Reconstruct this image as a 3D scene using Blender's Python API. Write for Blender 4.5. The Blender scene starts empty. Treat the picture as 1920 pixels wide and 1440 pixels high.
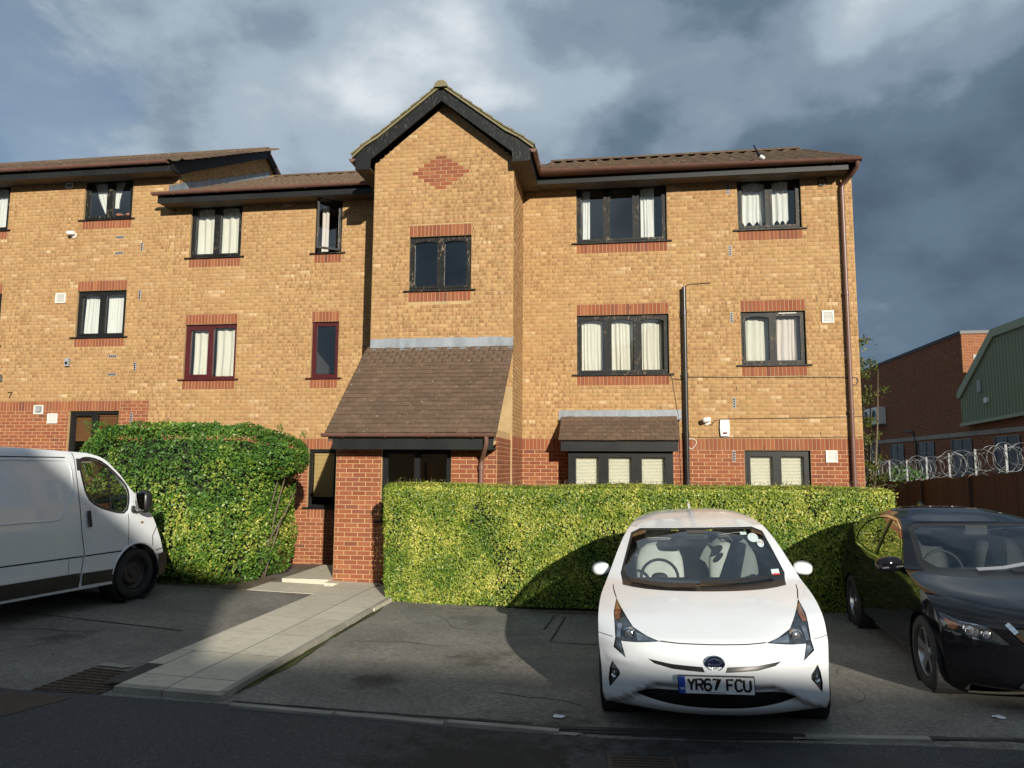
import bpy, bmesh, math, random
import numpy as np
from mathutils import Vector, Matrix
from mathutils.geometry import delaunay_2d_cdt
random.seed(7); rng = np.random.default_rng(11)
PI = math.pi; R = math.radians
scene = bpy.context.scene
col = scene.collection
# ------------------------------------------------------------------ camera
CAM = Vector((0.0, -14.271, 2.0)); YAW, PITCH, ROLL, FPX = R(-8.373), R(6.275), R(0.334), 1390.0
fw = Vector((math.sin(YAW)*math.cos(PITCH), math.cos(YAW)*math.cos(PITCH), math.sin(PITCH)))
rt = Vector((math.cos(YAW), -math.sin(YAW), 0)); up = rt.cross(fw)
rt2 = rt*math.cos(ROLL)+up*math.sin(ROLL); up2 = up*math.cos(ROLL)-rt*math.sin(ROLL)
cd = bpy.data.cameras.new('camera'); cam = bpy.data.objects.new('camera', cd); col.objects.link(cam)
cd.sensor_width = 36; cd.lens = 36*FPX/1920; cd.clip_end = 3000; cd.clip_start = .05
M = Matrix((rt2, up2, -fw)).transposed().to_4x4(); M.translation = CAM; cam.matrix_world = M
scene.camera = cam
# ------------------------------------------------------------------ world, sun, exposure
SUN_EL = R(16.8); SD = Vector((.432*math.cos(SUN_EL), -.902*math.cos(SUN_EL), math.sin(SUN_EL)))  # towards the sun
world = bpy.data.worlds.new('World'); scene.world = world; world.use_nodes = True
sl = bpy.data.lights.new('sun', 'SUN'); sl.energy = 5.0; sl.angle = R(.53); sl.color = (1, .92, .79)
so = bpy.data.objects.new('sun', sl); col.objects.link(so); so.rotation_euler = SD.to_track_quat('Z', 'Y').to_euler()
so.location = (20, -40, 30)
vs = scene.view_settings; vs.view_transform = 'Standard'; vs.look = 'None'; vs.exposure = 0.35; vs.gamma = 1.0
vs.use_curve_mapping = False
scene.render.engine = 'CYCLES'
def build_world():
    nt = world.node_tree; nd = nt.nodes; lk = nt.links; nd.clear()
    def n(t, **k):
        o = nd.new(t)
        for a, b in k.items(): setattr(o, a, b)
        return o
    tc = n('ShaderNodeTexCoord')
    sky = n('ShaderNodeTexSky', sky_type='NISHITA', sun_disc=False, sun_elevation=SUN_EL, sun_rotation=R(154.4))
    sky.air_density = 1.0; sky.dust_density = .6; sky.ozone_density = 1.5
    b1 = n('ShaderNodeBackground'); b1.inputs[1].default_value = .07; lk.new(sky.outputs[0], b1.inputs[0])
    # clouds: billows in the direction of view, flattened towards the horizon
    def noise(scale, det, rough, off, dist=0.0):
        mp = n('ShaderNodeMapping'); mp.inputs['Location'].default_value = off; mp.inputs['Scale'].default_value = (1, 1, 1.7); lk.new(tc.outputs['Generated'], mp.inputs[0])
        t = n('ShaderNodeTexNoise'); t.inputs['Scale'].default_value = scale; t.inputs['Detail'].default_value = det
        t.inputs['Roughness'].default_value = rough; t.inputs['Distortion'].default_value = dist
        lk.new(mp.outputs[0], t.inputs['Vector']); return t.outputs['Fac']
    def ramp(src, *st):
        r = n('ShaderNodeValToRGB'); e = r.color_ramp.elements
        while len(e) < len(st): e.new(.5)
        for q, (p, c) in zip(e, st): q.position = p; q.color = (*c, 1) if len(c) == 3 else c
        r.color_ramp.interpolation = 'EASE'; lk.new(src, r.inputs[0]); return r.outputs[0]
    def lobe(px, py, width, gain):          # a bank of cloud lying in one direction of the sky
        d = (fw+rt2*((px-960)/FPX)+up2*((720-py)/FPX)).normalized()
        v = n('ShaderNodeVectorMath', operation='DOT_PRODUCT'); lk.new(tc.outputs['Generated'], v.inputs[0]); v.inputs[1].default_value = d
        m = n('ShaderNodeMapRange', interpolation_type='SMOOTHERSTEP'); m.inputs[1].default_value = math.cos(R(width)); m.inputs[2].default_value = 1
        m.inputs[3].default_value = 0; m.inputs[4].default_value = gain; lk.new(v.outputs['Value'], m.inputs[0]); return m.outputs[0]
    def add(a, b):
        m = n('ShaderNodeMath', operation='ADD'); lk.new(a, m.inputs[0])
        if isinstance(b, float): m.inputs[1].default_value = b
        else: lk.new(b, m.inputs[1])
        return m.outputs[0]
    big = noise(2.2, 7, .50, (3.1, 1.7, .4), .0); fine = noise(6.5, 8, .52, (7.3, 2.2, 1.1), .1)
    lum = n('ShaderNodeMix', data_type='FLOAT'); lum.inputs[0].default_value = .32; lk.new(big, lum.inputs[2]); lk.new(fine, lum.inputs[3])
    L = lum.outputs[0]
    for a in LOBES: L = add(L, lobe(*a))
    ccol = ramp(L, *CLOUD)
    b2 = n('ShaderNodeBackground'); b2.inputs[1].default_value = 1.0; lk.new(ccol, b2.inputs[0])
    gap = noise(3.2, 8, .6, (1.2, 6.1, 2.0), .4)
    gap = add(gap, lobe(-60, 250, 16, .34))
    cov = ramp(gap, (.70, (1, 1, 1)), (.86, (.35, .35, .35)))
    mx = n('ShaderNodeMixShader'); lk.new(cov, mx.inputs[0]); lk.new(b1.outputs[0], mx.inputs[1]); lk.new(b2.outputs[0], mx.inputs[2])
    out = n('ShaderNodeOutputWorld'); lk.new(mx.outputs[0], out.inputs[0])
# banks of cloud seen in the photograph: pixel, angular width, lift (+) or gloom (-)
LOBES = [(800, 110, 8, .075), (680, 140, 6, .05), (1740, 60, 9, .10), (20, 200, 13, .05), (1310, 275, 4, .05), (560, 310, 10, .07), (380, 90, 26, .035), (330, 60, 12, -.03),
         (1280, 130, 16, -.065), (1800, 460, 22, -.11), (470, 190, 8, -.02), (1350, 330, 14, -.05)]
CLOUD = [(.30, (.064, .096, .138)), (.42, (.102, .149, .205)), (.50, (.185, .243, .308)), (.59, (.31, .375, .44)), (.76, (.62, .66, .69))]
build_world()
# ------------------------------------------------------------------ materials
MATS = {}
class Nodes:
    def __init__(s, name):
        s.m = bpy.data.materials.new(name); s.m.use_nodes = True; s.nt = s.m.node_tree; s.nt.nodes.clear()
        s.out = s.n('ShaderNodeOutputMaterial'); MATS[name] = s.m
    def n(s, t, **k):
        o = s.nt.nodes.new(t)
        for a, b in k.items(): setattr(o, a, b)
        return o
    def l(s, a, b): s.nt.links.new(a, b)
    def put(s, sock, v):
        if hasattr(v, 'links'): s.l(v, sock)
        elif isinstance(v, (tuple, list)) and len(v) == 3 and sock.type == 'RGBA': sock.default_value = (*v, 1)
        else: sock.default_value = v
    def pos(s): return s.n('ShaderNodeNewGeometry').outputs['Position']
    def objc(s): return s.n('ShaderNodeTexCoord').outputs['Object']
    def noise(s, vec, scale, det=4, rough=.55, dim='3D', dist=0.0):
        t = s.n('ShaderNodeTexNoise', noise_dimensions=dim); t.inputs['Scale'].default_value = scale; t.inputs['Detail'].default_value = det
        t.inputs['Roughness'].default_value = rough; t.inputs['Distortion'].default_value = dist; s.l(vec, t.inputs['Vector']); return t.outputs['Fac']
    def scaled(s, vec, sc, off=(0, 0, 0)):
        m = s.n('ShaderNodeMapping'); s.l(vec, m.inputs[0]); m.inputs['Scale'].default_value = sc; m.inputs['Location'].default_value = off; return m.outputs[0]
    def ramp(s, src, *st, interp='LINEAR'):
        r = s.n('ShaderNodeValToRGB'); e = r.color_ramp.elements; r.color_ramp.interpolation = interp
        while len(e) < len(st): e.new(.5)
        for q, (p, c) in zip(e, st):
            q.position = p; q.color = (c, c, c, 1) if isinstance(c, (int, float)) else (*c, 1)
        s.l(src, r.inputs[0]); return r.outputs[0]
    def mix(s, f, a, b, blend='MIX'):
        m = s.n('ShaderNodeMix', data_type='RGBA', blend_type=blend); s.put(m.inputs[0], f); s.put(m.inputs[6], a); s.put(m.inputs[7], b); return m.outputs[2]
    def math(s, op, a, b=0.0):
        m = s.n('ShaderNodeMath', operation=op); s.put(m.inputs[0], a); s.put(m.inputs[1], b); return m.outputs[0]
    def bump(s, h, strength=.3, dist=.01):
        b = s.n('ShaderNodeBump'); b.inputs['Strength'].default_value = strength; b.inputs['Distance'].default_value = dist; s.l(h, b.inputs['Height']); return b.outputs[0]
    def bsdf(s, color, rough=.6, metal=0.0, normal=None, spec=.5, coat=0.0, **k):
        p = s.n('ShaderNodeBsdfPrincipled'); s.put(p.inputs['Base Color'], color); s.put(p.inputs['Roughness'], rough); s.put(p.inputs['Metallic'], metal)
        s.put(p.inputs['Specular IOR Level'], spec); p.inputs['Coat Weight'].default_value = coat; p.inputs['Coat Roughness'].default_value = .03
        if normal is not None: s.l(normal, p.inputs['Normal'])
        for a, b in k.items(): s.put(p.inputs[a], b)
        s.l(p.outputs[0], s.out.inputs[0]); return p
def simple(name, c1, c2=None, scale=6, rough=.6, metal=0.0, bump=0.0, bscale=60, spec=.5, coat=0.0, bdist=.004, stretch=(1, 1, 1), rv=.0):
    s = Nodes(name); v = s.scaled(s.pos(), stretch)
    c = c1
    f = s.noise(v, scale, 5, .6)
    if c2: c = s.mix(s.ramp(f, (.35, 0), (.65, 1)), c1, c2)
    nr = s.bump(s.noise(v, bscale, 3), bump, bdist) if bump else None
    ro = s.math('ADD', s.math('MULTIPLY', f, rv), rough-rv*.5) if rv else rough
    s.bsdf(c, ro, metal, nr, spec, coat); return s.m
def brick_mat(name, tones, kiss, kissamt, mode):
    """fired clay with darker kiss marks; tone per brick comes from the 'rnd' attribute or from the object"""
    s = Nodes(name)
    if mode == 'mesh':
        a = s.n('ShaderNodeAttribute', attribute_name='rnd').outputs['Fac']
        uv = s.n('ShaderNodeUVMap', uv_map='uv').outputs[0]
    else:
        a = s.n('ShaderNodeObjectInfo').outputs['Random']; uv = s.n('ShaderNodeTexCoord').outputs['Generated']
    w = s.n('ShaderNodeTexWhiteNoise', noise_dimensions='1D'); s.l(s.math('MULTIPLY', a, 917.3), w.inputs['W'])
    base = s.ramp(w.outputs['Value'], *tones)
    sp = s.n('ShaderNodeSeparateXYZ'); s.l(uv, sp.inputs[0])
    cb = s.n('ShaderNodeCombineXYZ'); s.l(s.math('ADD', s.math('MULTIPLY', sp.outputs[0], 3.1), s.math('MULTIPLY', a, 431.0)), cb.inputs[0]); s.l(s.math('MULTIPLY', a, 277.0), cb.inputs[1])
    k = s.noise(cb.outputs[0], 1.0, 1.0, .5, '2D')
    patch = s.noise(s.pos(), .55, 3, .6)
    km = s.math('MULTIPLY', s.ramp(k, (.50, 0), (.60, 1)), s.ramp(patch, (.36, .25*kissamt), (.62, kissamt)))
    c = s.mix(km, base, kiss)
    p = s.pos(); c = s.mix(s.ramp(s.noise(p, 90, 4, .7), (.3, 0), (.75, .35)), c, (.55, .40, .22), 'MULTIPLY')
    c = s.mix(s.ramp(s.noise(p, .8, 5, .6), (.42, 0), (.75, .22)), c, (.62, .54, .46), 'MULTIPLY')
    c = s.mix(s.ramp(s.noise(s.scaled(p, (5, 5, .35)), 1.0, 5, .65), (.50, 0), (.75, .2)), c, (.55, .50, .45), 'MULTIPLY')      # rain streaks
    s.bsdf(c, .88, 0, s.bump(s.noise(p, 140, 4, .7), .45, .003), .25); return s.m
YT = [(0, (0.375, 0.237, 0.106)), (.2, (0.448, 0.289, 0.132)), (.4, (0.398, 0.241, 0.112)), (.6, (0.482, 0.319, 0.155)), (.8, (0.414, 0.249, 0.116)), (.93, (0.381, 0.222, 0.110)), (1, (0.594, 0.442, 0.263))]
RT = [(0, (.225, .075, .042)), (.3, (.30, .100, .048)), (.6, (.24, .085, .052)), (.85, (.335, .128, .062)), (1, (.165, .062, .046))]
brick_mat('yellow brick', YT, (.27, .150, .068), .80, 'mesh')
brick_mat('red brick', RT, (.23, .075, .045), .6, 'mesh')
brick_mat('red brick single', RT, (.25, .08, .045), .55, 'object')
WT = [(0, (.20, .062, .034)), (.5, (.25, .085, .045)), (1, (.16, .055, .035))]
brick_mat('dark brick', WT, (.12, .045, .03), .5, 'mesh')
simple('mortar', (.44, .315, .165), (.36, .255, .135), 5, .95, bump=.4, bscale=150, spec=.1)
simple('mortar red', (.55, .375, .19), (.45, .31, .16), 5, .95, bump=.4, bscale=150, spec=.1)
simple('plaster', (.42, .40, .36), (.36, .34, .31), 3, .9)
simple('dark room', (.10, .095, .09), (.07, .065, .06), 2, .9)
def peel(name, paint, wood, amount):
    s = Nodes(name); p = s.pos(); f = s.noise(s.scaled(p, (30, 30, 11)), 1.0, 6, .7, dist=.4); q = s.noise(p, 2.2, 3)
    m = s.math('MULTIPLY', s.ramp(f, (.56, 0), (.60, 1)), s.ramp(q, (.45, 0), (.60, amount)))
    c = s.mix(m, s.mix(s.noise(p, 9, 4), paint, tuple(x*.6 for x in paint)), s.mix(s.noise(p, 50, 3), wood, tuple(x*.5 for x in wood)))
    s.bsdf(c, s.math('ADD', .5, s.math('MULTIPLY', m, .35)), 0, s.bump(m, -.4, .002), .25)
peel('frame paint', (.012, .013, .013), (.38, .30, .20), .62)
peel('barge paint', (.012, .014, .015), (.22, .215, .17), .28)
simple('frame black', (.009, .0095, .010), (.014, .014, .014), 8, .4, spec=.3)
simple('frame maroon', (.060, .010, .012), (.075, .014, .015), 8, .28)
simple('black board', (.010, .011, .012), (.016, .018, .018), 3, .5, bump=.15, bscale=30, spec=.25)
simple('soffit', (.05, .045, .04), (.10, .07, .04), 4, .7)
simple('gutter brown', (.135, .070, .055), (.165, .088, .068), 5, .38, rv=.15)
simple('pipe black', (.018, .018, .019), (.03, .03, .03), 6, .3)
def tile_mat(name, c1, c2, moss, mossamt, lich=.0):
    s = Nodes(name); p = s.pos(); a = s.n('ShaderNodeObjectInfo').outputs['Random']
    c = s.mix(s.noise(p, 3.0, 5), c1, c2)
    c = s.mix(s.math('MULTIPLY', a, .5), c, tuple(x*.55 for x in c1))
    c = s.mix(s.ramp(s.noise(p, 5.0, 6, .7), (.5, 0), (.66, mossamt)), c, moss)
    if lich: c = s.mix(s.ramp(s.noise(p, 26, 2, .5), (.70, 0), (.73, lich)), c, (.62, .60, .52))
    s.bsdf(c, .85, 0, s.bump(s.noise(p, 120, 3), .5, .003), .25)
tile_mat('pantile', (.098, .064, .045), (.13, .085, .058), (.10, .095, .045), .75, .85)
tile_mat('verge tile', (.17, .15, .085), (.22, .19, .11), (.13, .13, .06), .8, .6)
tile_mat('plain tile', (.125, .082, .056), (.165, .110, .074), (.09, .075, .05), .5, .55)
simple('lead', (.17, .195, .22), (.27, .30, .33), 5, .6, .2, bump=.25, bscale=12, stretch=(1, 1, .35), rv=.3)
def glass_mat(name, tint=(.92, .95, .94), rough=.0, boost=1.0):
    s = Nodes(name); t = s.n('ShaderNodeBsdfTransparent'); t.inputs[0].default_value = (*tint, 1)
    g = s.n('ShaderNodeBsdfGlossy'); g.inputs['Roughness'].default_value = rough; g.inputs[0].default_value = (1, 1, 1, 1)
    ge = s.n('ShaderNodeNewGeometry'); d = s.n('ShaderNodeVectorMath', operation='DOT_PRODUCT'); s.l(ge.outputs['Incoming'], d.inputs[0]); s.l(ge.outputs['Normal'], d.inputs[1])
    fr = s.math('ADD', .043, s.math('MULTIPLY', .957, s.math('POWER', s.math('SUBTRACT', 1.0, s.math('ABSOLUTE', d.outputs['Value'])), 5.0)))   # same from both sides of the pane
    m = s.n('ShaderNodeMixShader'); s.l(s.math('MINIMUM', s.math('MULTIPLY', fr, 1.7*boost), 1.0), m.inputs[0]); s.l(t.outputs[0], m.inputs[1]); s.l(g.outputs[0], m.inputs[2]); s.l(m.outputs[0], s.out.inputs[0])
glass_mat('window glass', (.97, .98, .97)); glass_mat('car glass', (.74, .80, .80), 0, 1.25); glass_mat('dark car glass', (.30, .34, .34), 0, 1.1); glass_mat('lamp glass', (.9, .93, .95))
def cloth(name, c, tr=.35):
    s = Nodes(name); p = s.pos(); cc = s.mix(s.noise(p, 5, 3), c, tuple(x*.86 for x in c))
    d = s.n('ShaderNodeBsdfDiffuse'); s.l(cc, d.inputs[0]); t = s.n('ShaderNodeBsdfTranslucent'); s.l(cc, t.inputs[0])
    m = s.n('ShaderNodeMixShader'); m.inputs[0].default_value = tr; s.l(d.outputs[0], m.inputs[1]); s.l(t.outputs[0], m.inputs[2]); s.l(m.outputs[0], s.out.inputs[0])
cloth('curtain cream', (.88, .86, .76), .25); cloth('curtain white', (.90, .91, .89), .25); cloth('blind cream', (.92, .90, .78), .05); cloth('blind tan', (.72, .54, .26), .1); cloth('blind brown', (.30, .15, .07), .1); cloth('curtain pink', (.86, .78, .74), .25)
simple('white plastic', (.78, .77, .72), (.70, .69, .64), 9, .4)
simple('grey plastic', (.26, .27, .28), (.34, .35, .36), 9, .5)
simple('galvanised', (.16, .17, .18), (.23, .24, .25), 9, .6, .5)
simple('terracotta', (.42, .15, .07), (.35, .12, .06), 8, .8)
simple('pot leaf', (.07, .15, .03), (.04, .09, .02), 30, .6)
simple('red lens', (.16, .02, .015), None, rough=.2)
# ------------------------------------------------------------------ mesh helpers
class MB:
    def __init__(s): s.v = []; s.f = []
    def add(s, vs, fs):
        k = len(s.v); s.v += [tuple(a) for a in vs]; s.f += [tuple(i+k for i in q) for q in fs]; return s
    def box(s, x0, x1, y0, y1, z0, z1):
        return s.add([(x0, y0, z0), (x1, y0, z0), (x1, y1, z0), (x0, y1, z0), (x0, y0, z1), (x1, y0, z1), (x1, y1, z1), (x0, y1, z1)],
                     [(3, 2, 1, 0), (4, 5, 6, 7), (0, 1, 5, 4), (1, 2, 6, 5), (2, 3, 7, 6), (3, 0, 4, 7)])
    def cbox(s, x0, x1, y0, y1, z0, z1, c=.004):     # box with its front (-Y) edges chamfered
        c = min(c, (x1-x0)*.3, (z1-z0)*.3)
        return s.add([(x0, y1, z0), (x1, y1, z0), (x1, y1, z1), (x0, y1, z1), (x0, y0+c, z0), (x1, y0+c, z0), (x1, y0+c, z1), (x0, y0+c, z1),
                      (x0+c, y0, z0+c), (x1-c, y0, z0+c), (x1-c, y0, z1-c), (x0+c, y0, z1-c)],
                     [(0, 1, 5, 4), (1, 2, 6, 5), (2, 3, 7, 6), (3, 0, 4, 7), (4, 5, 9, 8), (5, 6, 10, 9), (6, 7, 11, 10), (7, 4, 8, 11), (8, 9, 10, 11), (3, 2, 1, 0)])
    def quad(s, *p): return s.add(p, [tuple(range(len(p)))])
    def prism(s, poly, axis, a, b):                  # polygon in the two other axes, extruded along axis from a to b
        n = len(poly)
        def P(q, t): return {'x': (t, q[0], q[1]), 'y': (q[0], t, q[1]), 'z': (q[0], q[1], t)}[axis]
        return s.add([P(q, a) for q in poly]+[P(q, b) for q in poly], [tuple(range(n))[::-1], tuple(range(n, 2*n))]+[(i, (i+1) % n, n+(i+1) % n, n+i) for i in range(n)])
    def tube(s, path, r, n=8, closed=False, cap=True):
        path = [Vector(p) for p in path]; m = len(path); rings = []; prev = None
        for i, p in enumerate(path):
            a = path[(i-1) % m] if (closed or i > 0) else p; b = path[(i+1) % m] if (closed or i < m-1) else p
            t = (b-a).normalized()
            if prev is None: u = t.cross(Vector((0, 0, 1))); u = u if u.length > .01 else t.cross(Vector((1, 0, 0)))
            else: u = prev-t*prev.dot(t)
            u.normalize(); prev = u; w = t.cross(u); rr = r[i] if isinstance(r, (list, tuple)) else r
            rings.append([p+(u*math.cos(2*PI*j/n)+w*math.sin(2*PI*j/n))*rr for j in range(n)])
        k = len(s.v); s.v += [tuple(q) for g in rings for q in g]
        for i in range(m if closed else m-1):
            i2 = (i+1) % m
            for j in range(n): s.f.append((k+i*n+j, k+i*n+(j+1) % n, k+i2*n+(j+1) % n, k+i2*n+j))
        if cap and not closed: s.f.append(tuple(k+j for j in range(n))[::-1]); s.f.append(tuple(k+(m-1)*n+j for j in range(n)))
        return s
    def lathe(s, prof, n=24, M=None):                # profile (r, z) about z, then moved by M
        k = len(s.v); M = M or Matrix()
        for r, z in prof:
            for j in range(n): s.v.append(tuple(M @ Vector((r*math.cos(2*PI*j/n), r*math.sin(2*PI*j/n), z))))
        for i in range(len(prof)-1):
            for j in range(n): s.f.append((k+i*n+j, k+i*n+(j+1) % n, k+(i+1)*n+(j+1) % n, k+(i+1)*n+j))
        return s
    def mesh(s, name, mt, smooth=False, ang=None):
        me = bpy.data.meshes.new(name); me.from_pydata(s.v, [], s.f); me.materials.append(MATS[mt])
        if smooth: me.polygons.foreach_set('use_smooth', [True]*len(me.polygons))
        me.update()
        if smooth and ang: me.set_sharp_from_angle(angle=R(ang))
        return me
    def build(s, name, mt, parent=None, smooth=False, ang=None, loc=None, rot=None):
        return link(name, s.mesh(name, mt, smooth, ang), parent, loc, rot)
def link(name, me, parent=None, loc=None, rot=None):
    o = bpy.data.objects.new(name, me); col.objects.link(o)
    if parent: o.parent = parent
    if loc is not None: o.location = loc
    if rot is not None: o.rotation_euler = rot
    return o
def tag(o, label=None, cat=None, group=None, kind=None):
    for a, b in (('label', label), ('category', cat), ('group', group), ('kind', kind)):
        if b: o[a] = b
    return o
def thing(name, label, cat, loc=(0, 0, 0), rz=0, group=None):
    o = bpy.data.objects.new(name, None); col.objects.link(o); o.location = loc; o.rotation_euler = (0, 0, rz); o.empty_display_size = .1
    return tag(o, label, cat, group)
def copy_tree(o, parent=None):
    c = o.copy(); col.objects.link(c); c.parent = parent
    for ch in o.children: copy_tree(ch, c)
    return c
def arr_mesh(name, V, F, mt, rnd=None, uv=None, smooth=False):
    """V (n,3), F (m,k) arrays -> mesh, with a per-vertex float 'rnd' and per-corner uv"""
    me = bpy.data.meshes.new(name); V = np.asarray(V, np.float32); F = np.asarray(F, np.int32); m, k = F.shape
    me.vertices.add(len(V)); me.vertices.foreach_set('co', V.ravel()); me.loops.add(m*k); me.loops.foreach_set('vertex_index', F.ravel())
    me.polygons.add(m); me.polygons.foreach_set('loop_start', np.arange(0, m*k, k, dtype=np.int32)); me.polygons.foreach_set('loop_total', np.full(m, k, np.int32))
    if smooth: me.polygons.foreach_set('use_smooth', np.ones(m, bool))
    me.update(calc_edges=True)
    if rnd is not None: a = me.attributes.new('rnd', 'FLOAT', 'POINT'); a.data.foreach_set('value', np.asarray(rnd, np.float32))
    if uv is not None: u = me.uv_layers.new(name='uv'); u.data.foreach_set('uv', np.asarray(uv, np.float32).ravel())
    me.materials.append(MATS[mt]); me.validate(); return me
def ground_z(x, y):
    s = .03*max(0.0, min(-x-.6, 8.0))+.035*max(0.0, min(x-.2, 4.5)); return s*max(0.0, min((-y-.3)/2.2, 1.0))
# ================================================================== ground
def ground():
    xs = np.concatenate([np.array([-900, -300, -120, -50, -30, -20]), np.arange(-14, 10, .5), np.array([12, 16, 24, 40, 100, 300, 900])])
    ys = np.concatenate([np.array([-900, -300, -120, -60, -40, -25.2]), np.arange(-16, 1, .5), np.array([3, 6, 12, 25, 60, 150, 400, 1200])])
    V = [(x, y, ground_z(x, y)) for y in ys for x in xs]; n = len(xs)
    F = [(j*n+i, j*n+i+1, (j+1)*n+i+1, (j+1)*n+i) for j in range(len(ys)-1) for i in range(n-1)]
    s = Nodes('asphalt'); p = s.pos(); f = s.noise(p, 1.1, 6, .65); g = s.noise(p, 85, 4, .75); h = s.noise(p, 7, 5, .7)
    c = s.mix(s.ramp(f, (.34, 0), (.68, 1)), (.145, .137, .121), (.258, .242, .210))
    c = s.mix(s.ramp(g, (.50, 0), (.70, .8)), c, (.36, .34, .30))
    c = s.mix(s.ramp(h, (.50, 0), (.72, .55)), c, (.12, .113, .10)); c = s.mix(s.ramp(s.noise(p, 26, 3, .6), (.40, .45), (.60, 0)), c, (.09, .086, .078))
    c = s.mix(s.ramp(s.noise(p, 48, 2, .5), (.62, 0), (.68, .55)), c, (.34, .325, .29))
    for (x, y, r, k) in ((-1.45, -6.55, .42, .8), (-2.2, -7.55, .36, .85), (-.9, -8.75, .8, .8), (.3, -9.2, 1.0, .85), (-.4, -8.2, .35, .6), (-5.9, -6.9, .3, .8), (-1.9, -4.6, .5, .5), (2.3, -9.0, .7, .7)):   # oil and damp stains
        d = s.n('ShaderNodeVectorMath', operation='DISTANCE'); s.l(p, d.inputs[0]); d.inputs[1].default_value = (x, y, ground_z(x, y))
        e = s.math('ADD', s.math('DIVIDE', d.outputs['Value'], r), s.math('MULTIPLY', s.math('SUBTRACT', s.noise(p, 4.5, 7, .75), .5), 4.2))
        c = s.mix(s.ramp(e, (.15, k*.75), (1.05, 0)), c, (.040, .035, .027))
    s.bsdf(c, s.ramp(f, (.3, .95), (.7, .8)), 0, s.bump(s.math('ADD', g, s.math('MULTIPLY', h, 1.2)), .35, .004), .2)
    o = link('ground', arr_mesh('ground', V, F, 'asphalt', smooth=True)); tag(o, kind='structure'); return o
ground()
def road():
    xs = np.concatenate([np.array([-300, -60, -30]), np.arange(-14, 12, 1.0), np.array([30, 60, 300])]); ys = [-25.2, -16, -13, -11, -9.6, -8.50]; n = len(xs)
    s = Nodes('road tarmac'); p = s.pos(); f = s.noise(p, .9, 5, .6); g = s.noise(p, 95, 4, .75)
    c = s.mix(f, (.046, .048, .052), (.068, .069, .073)); c = s.mix(s.ramp(g, (.52, 0), (.72, .7)), c, (.17, .17, .17)); h = s.noise(p, 5, 5, .7); c = s.mix(s.ramp(s.noise(p, 24, 3, .6), (.42, .4), (.60, 0)), c, (.036, .037, .040)); c = s.mix(s.ramp(s.noise(p, 55, 2, .5), (.63, 0), (.69, .5)), c, (.19, .19, .19))
    for (x, y, r, k) in ((-.9, -9.2, .9, .8), (.4, -9.4, 1.1, .9), (2.6, -9.3, .7, .6)):
        d = s.n('ShaderNodeVectorMath', operation='DISTANCE'); s.l(p, d.inputs[0]); d.inputs[1].default_value = (x, y, .0); e = s.math('ADD', s.math('DIVIDE', d.outputs['Value'], r), s.math('MULTIPLY', s.math('SUBTRACT', h, .5), 2.6)); c = s.mix(s.ramp(e, (.5, k), (1.0, 0)), c, (.028, .025, .021))
    s.bsdf(c, .85, 0, s.bump(g, .4, .004), .25)
    V = [(x, y+(.04*math.sin(x*1.7)+.03*math.sin(x*4.1) if y > -9 else 0), ground_z(x, y)+.004) for y in ys for x in xs]; F = [(j*n+i, j*n+i+1, (j+1)*n+i+1, (j+1)*n+i) for j in range(len(ys)-1) for i in range(n-1)]
    tag(link('road', arr_mesh('road', V, F, 'road tarmac', smooth=True)), kind='structure')
road()
# ================================================================== brick walls
BC, BL = .0725, .2194           # course height, brick length (with joint)
JT = .0095                      # joint
ZS, FL = 3.755, 2.61            # first-floor sill level, floor to floor
class Wall:
    """a vertical wall plane: u along it, d outwards, z up"""
    def __init__(s, kind, at): s.k = kind; s.at = at
    def P(s, u, d, z):
        if s.k == 'front': return (u, s.at-d, z)
        if s.k == 'right': return (s.at+d, u, z)
        return (s.at-d, -u, z)
    rot = property(lambda s: {'front': 0, 'right': PI/2, 'left': -PI/2}[s.k])
def cut_span(a, b, z0, z1, openings):
    sp = [(a, b)]
    for (xa, xb, za, zb) in openings:
        if zb <= z0+.01 or za >= z1-.01: continue
        nw = []
        for (p, q) in sp:
            if xb <= p or xa >= q: nw.append((p, q)); continue
            if xa-p > .02: nw.append((p, xa))
            if q-xb > .02: nw.append((xb, q))
        sp = nw
    return sp
def courses(u0, u1, z0, z1, openings, slope=None):
    """brick rectangles (ua, ub, za, zb) without joints"""
    out = []; k0 = math.floor((z0-ZS)/BC+.001); k = k0
    while True:
        za = ZS+k*BC; zb = za+BC
        if za >= z1-.012: break
        lo, hi = max(za, z0), min(zb, z1)
        if hi-lo > .02:
            a, b = u0, u1
            if slope:
                a, b = slope((lo+hi)/2, u0, u1)
            if b-a > .04:
                for (p, q) in cut_span(a, b, lo, hi, openings):
                    off = (BL/2 if k % 2 else 0.0)
                    i = math.floor((p-off)/BL); cuts = [p]
                    while True:
                        i += 1; e = i*BL+off
                        if e >= q-.035: break
                        if e-cuts[-1] > .035: cuts.append(e)
                    cuts.append(q)
                    for c, d in zip(cuts[:-1], cuts[1:]): out.append((c+JT/2, d-JT/2, lo+JT/2, hi-JT/2))
        k += 1
    return out
def soldiers(u0, u1, z0, z1):
    n = max(1, round((u1-u0)/(BL/3))); w = (u1-u0)/n
    return [(u0+i*w+JT/2, u0+(i+1)*w-JT/2, z0+JT/2, z1-JT/2) for i in range(n)]
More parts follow.
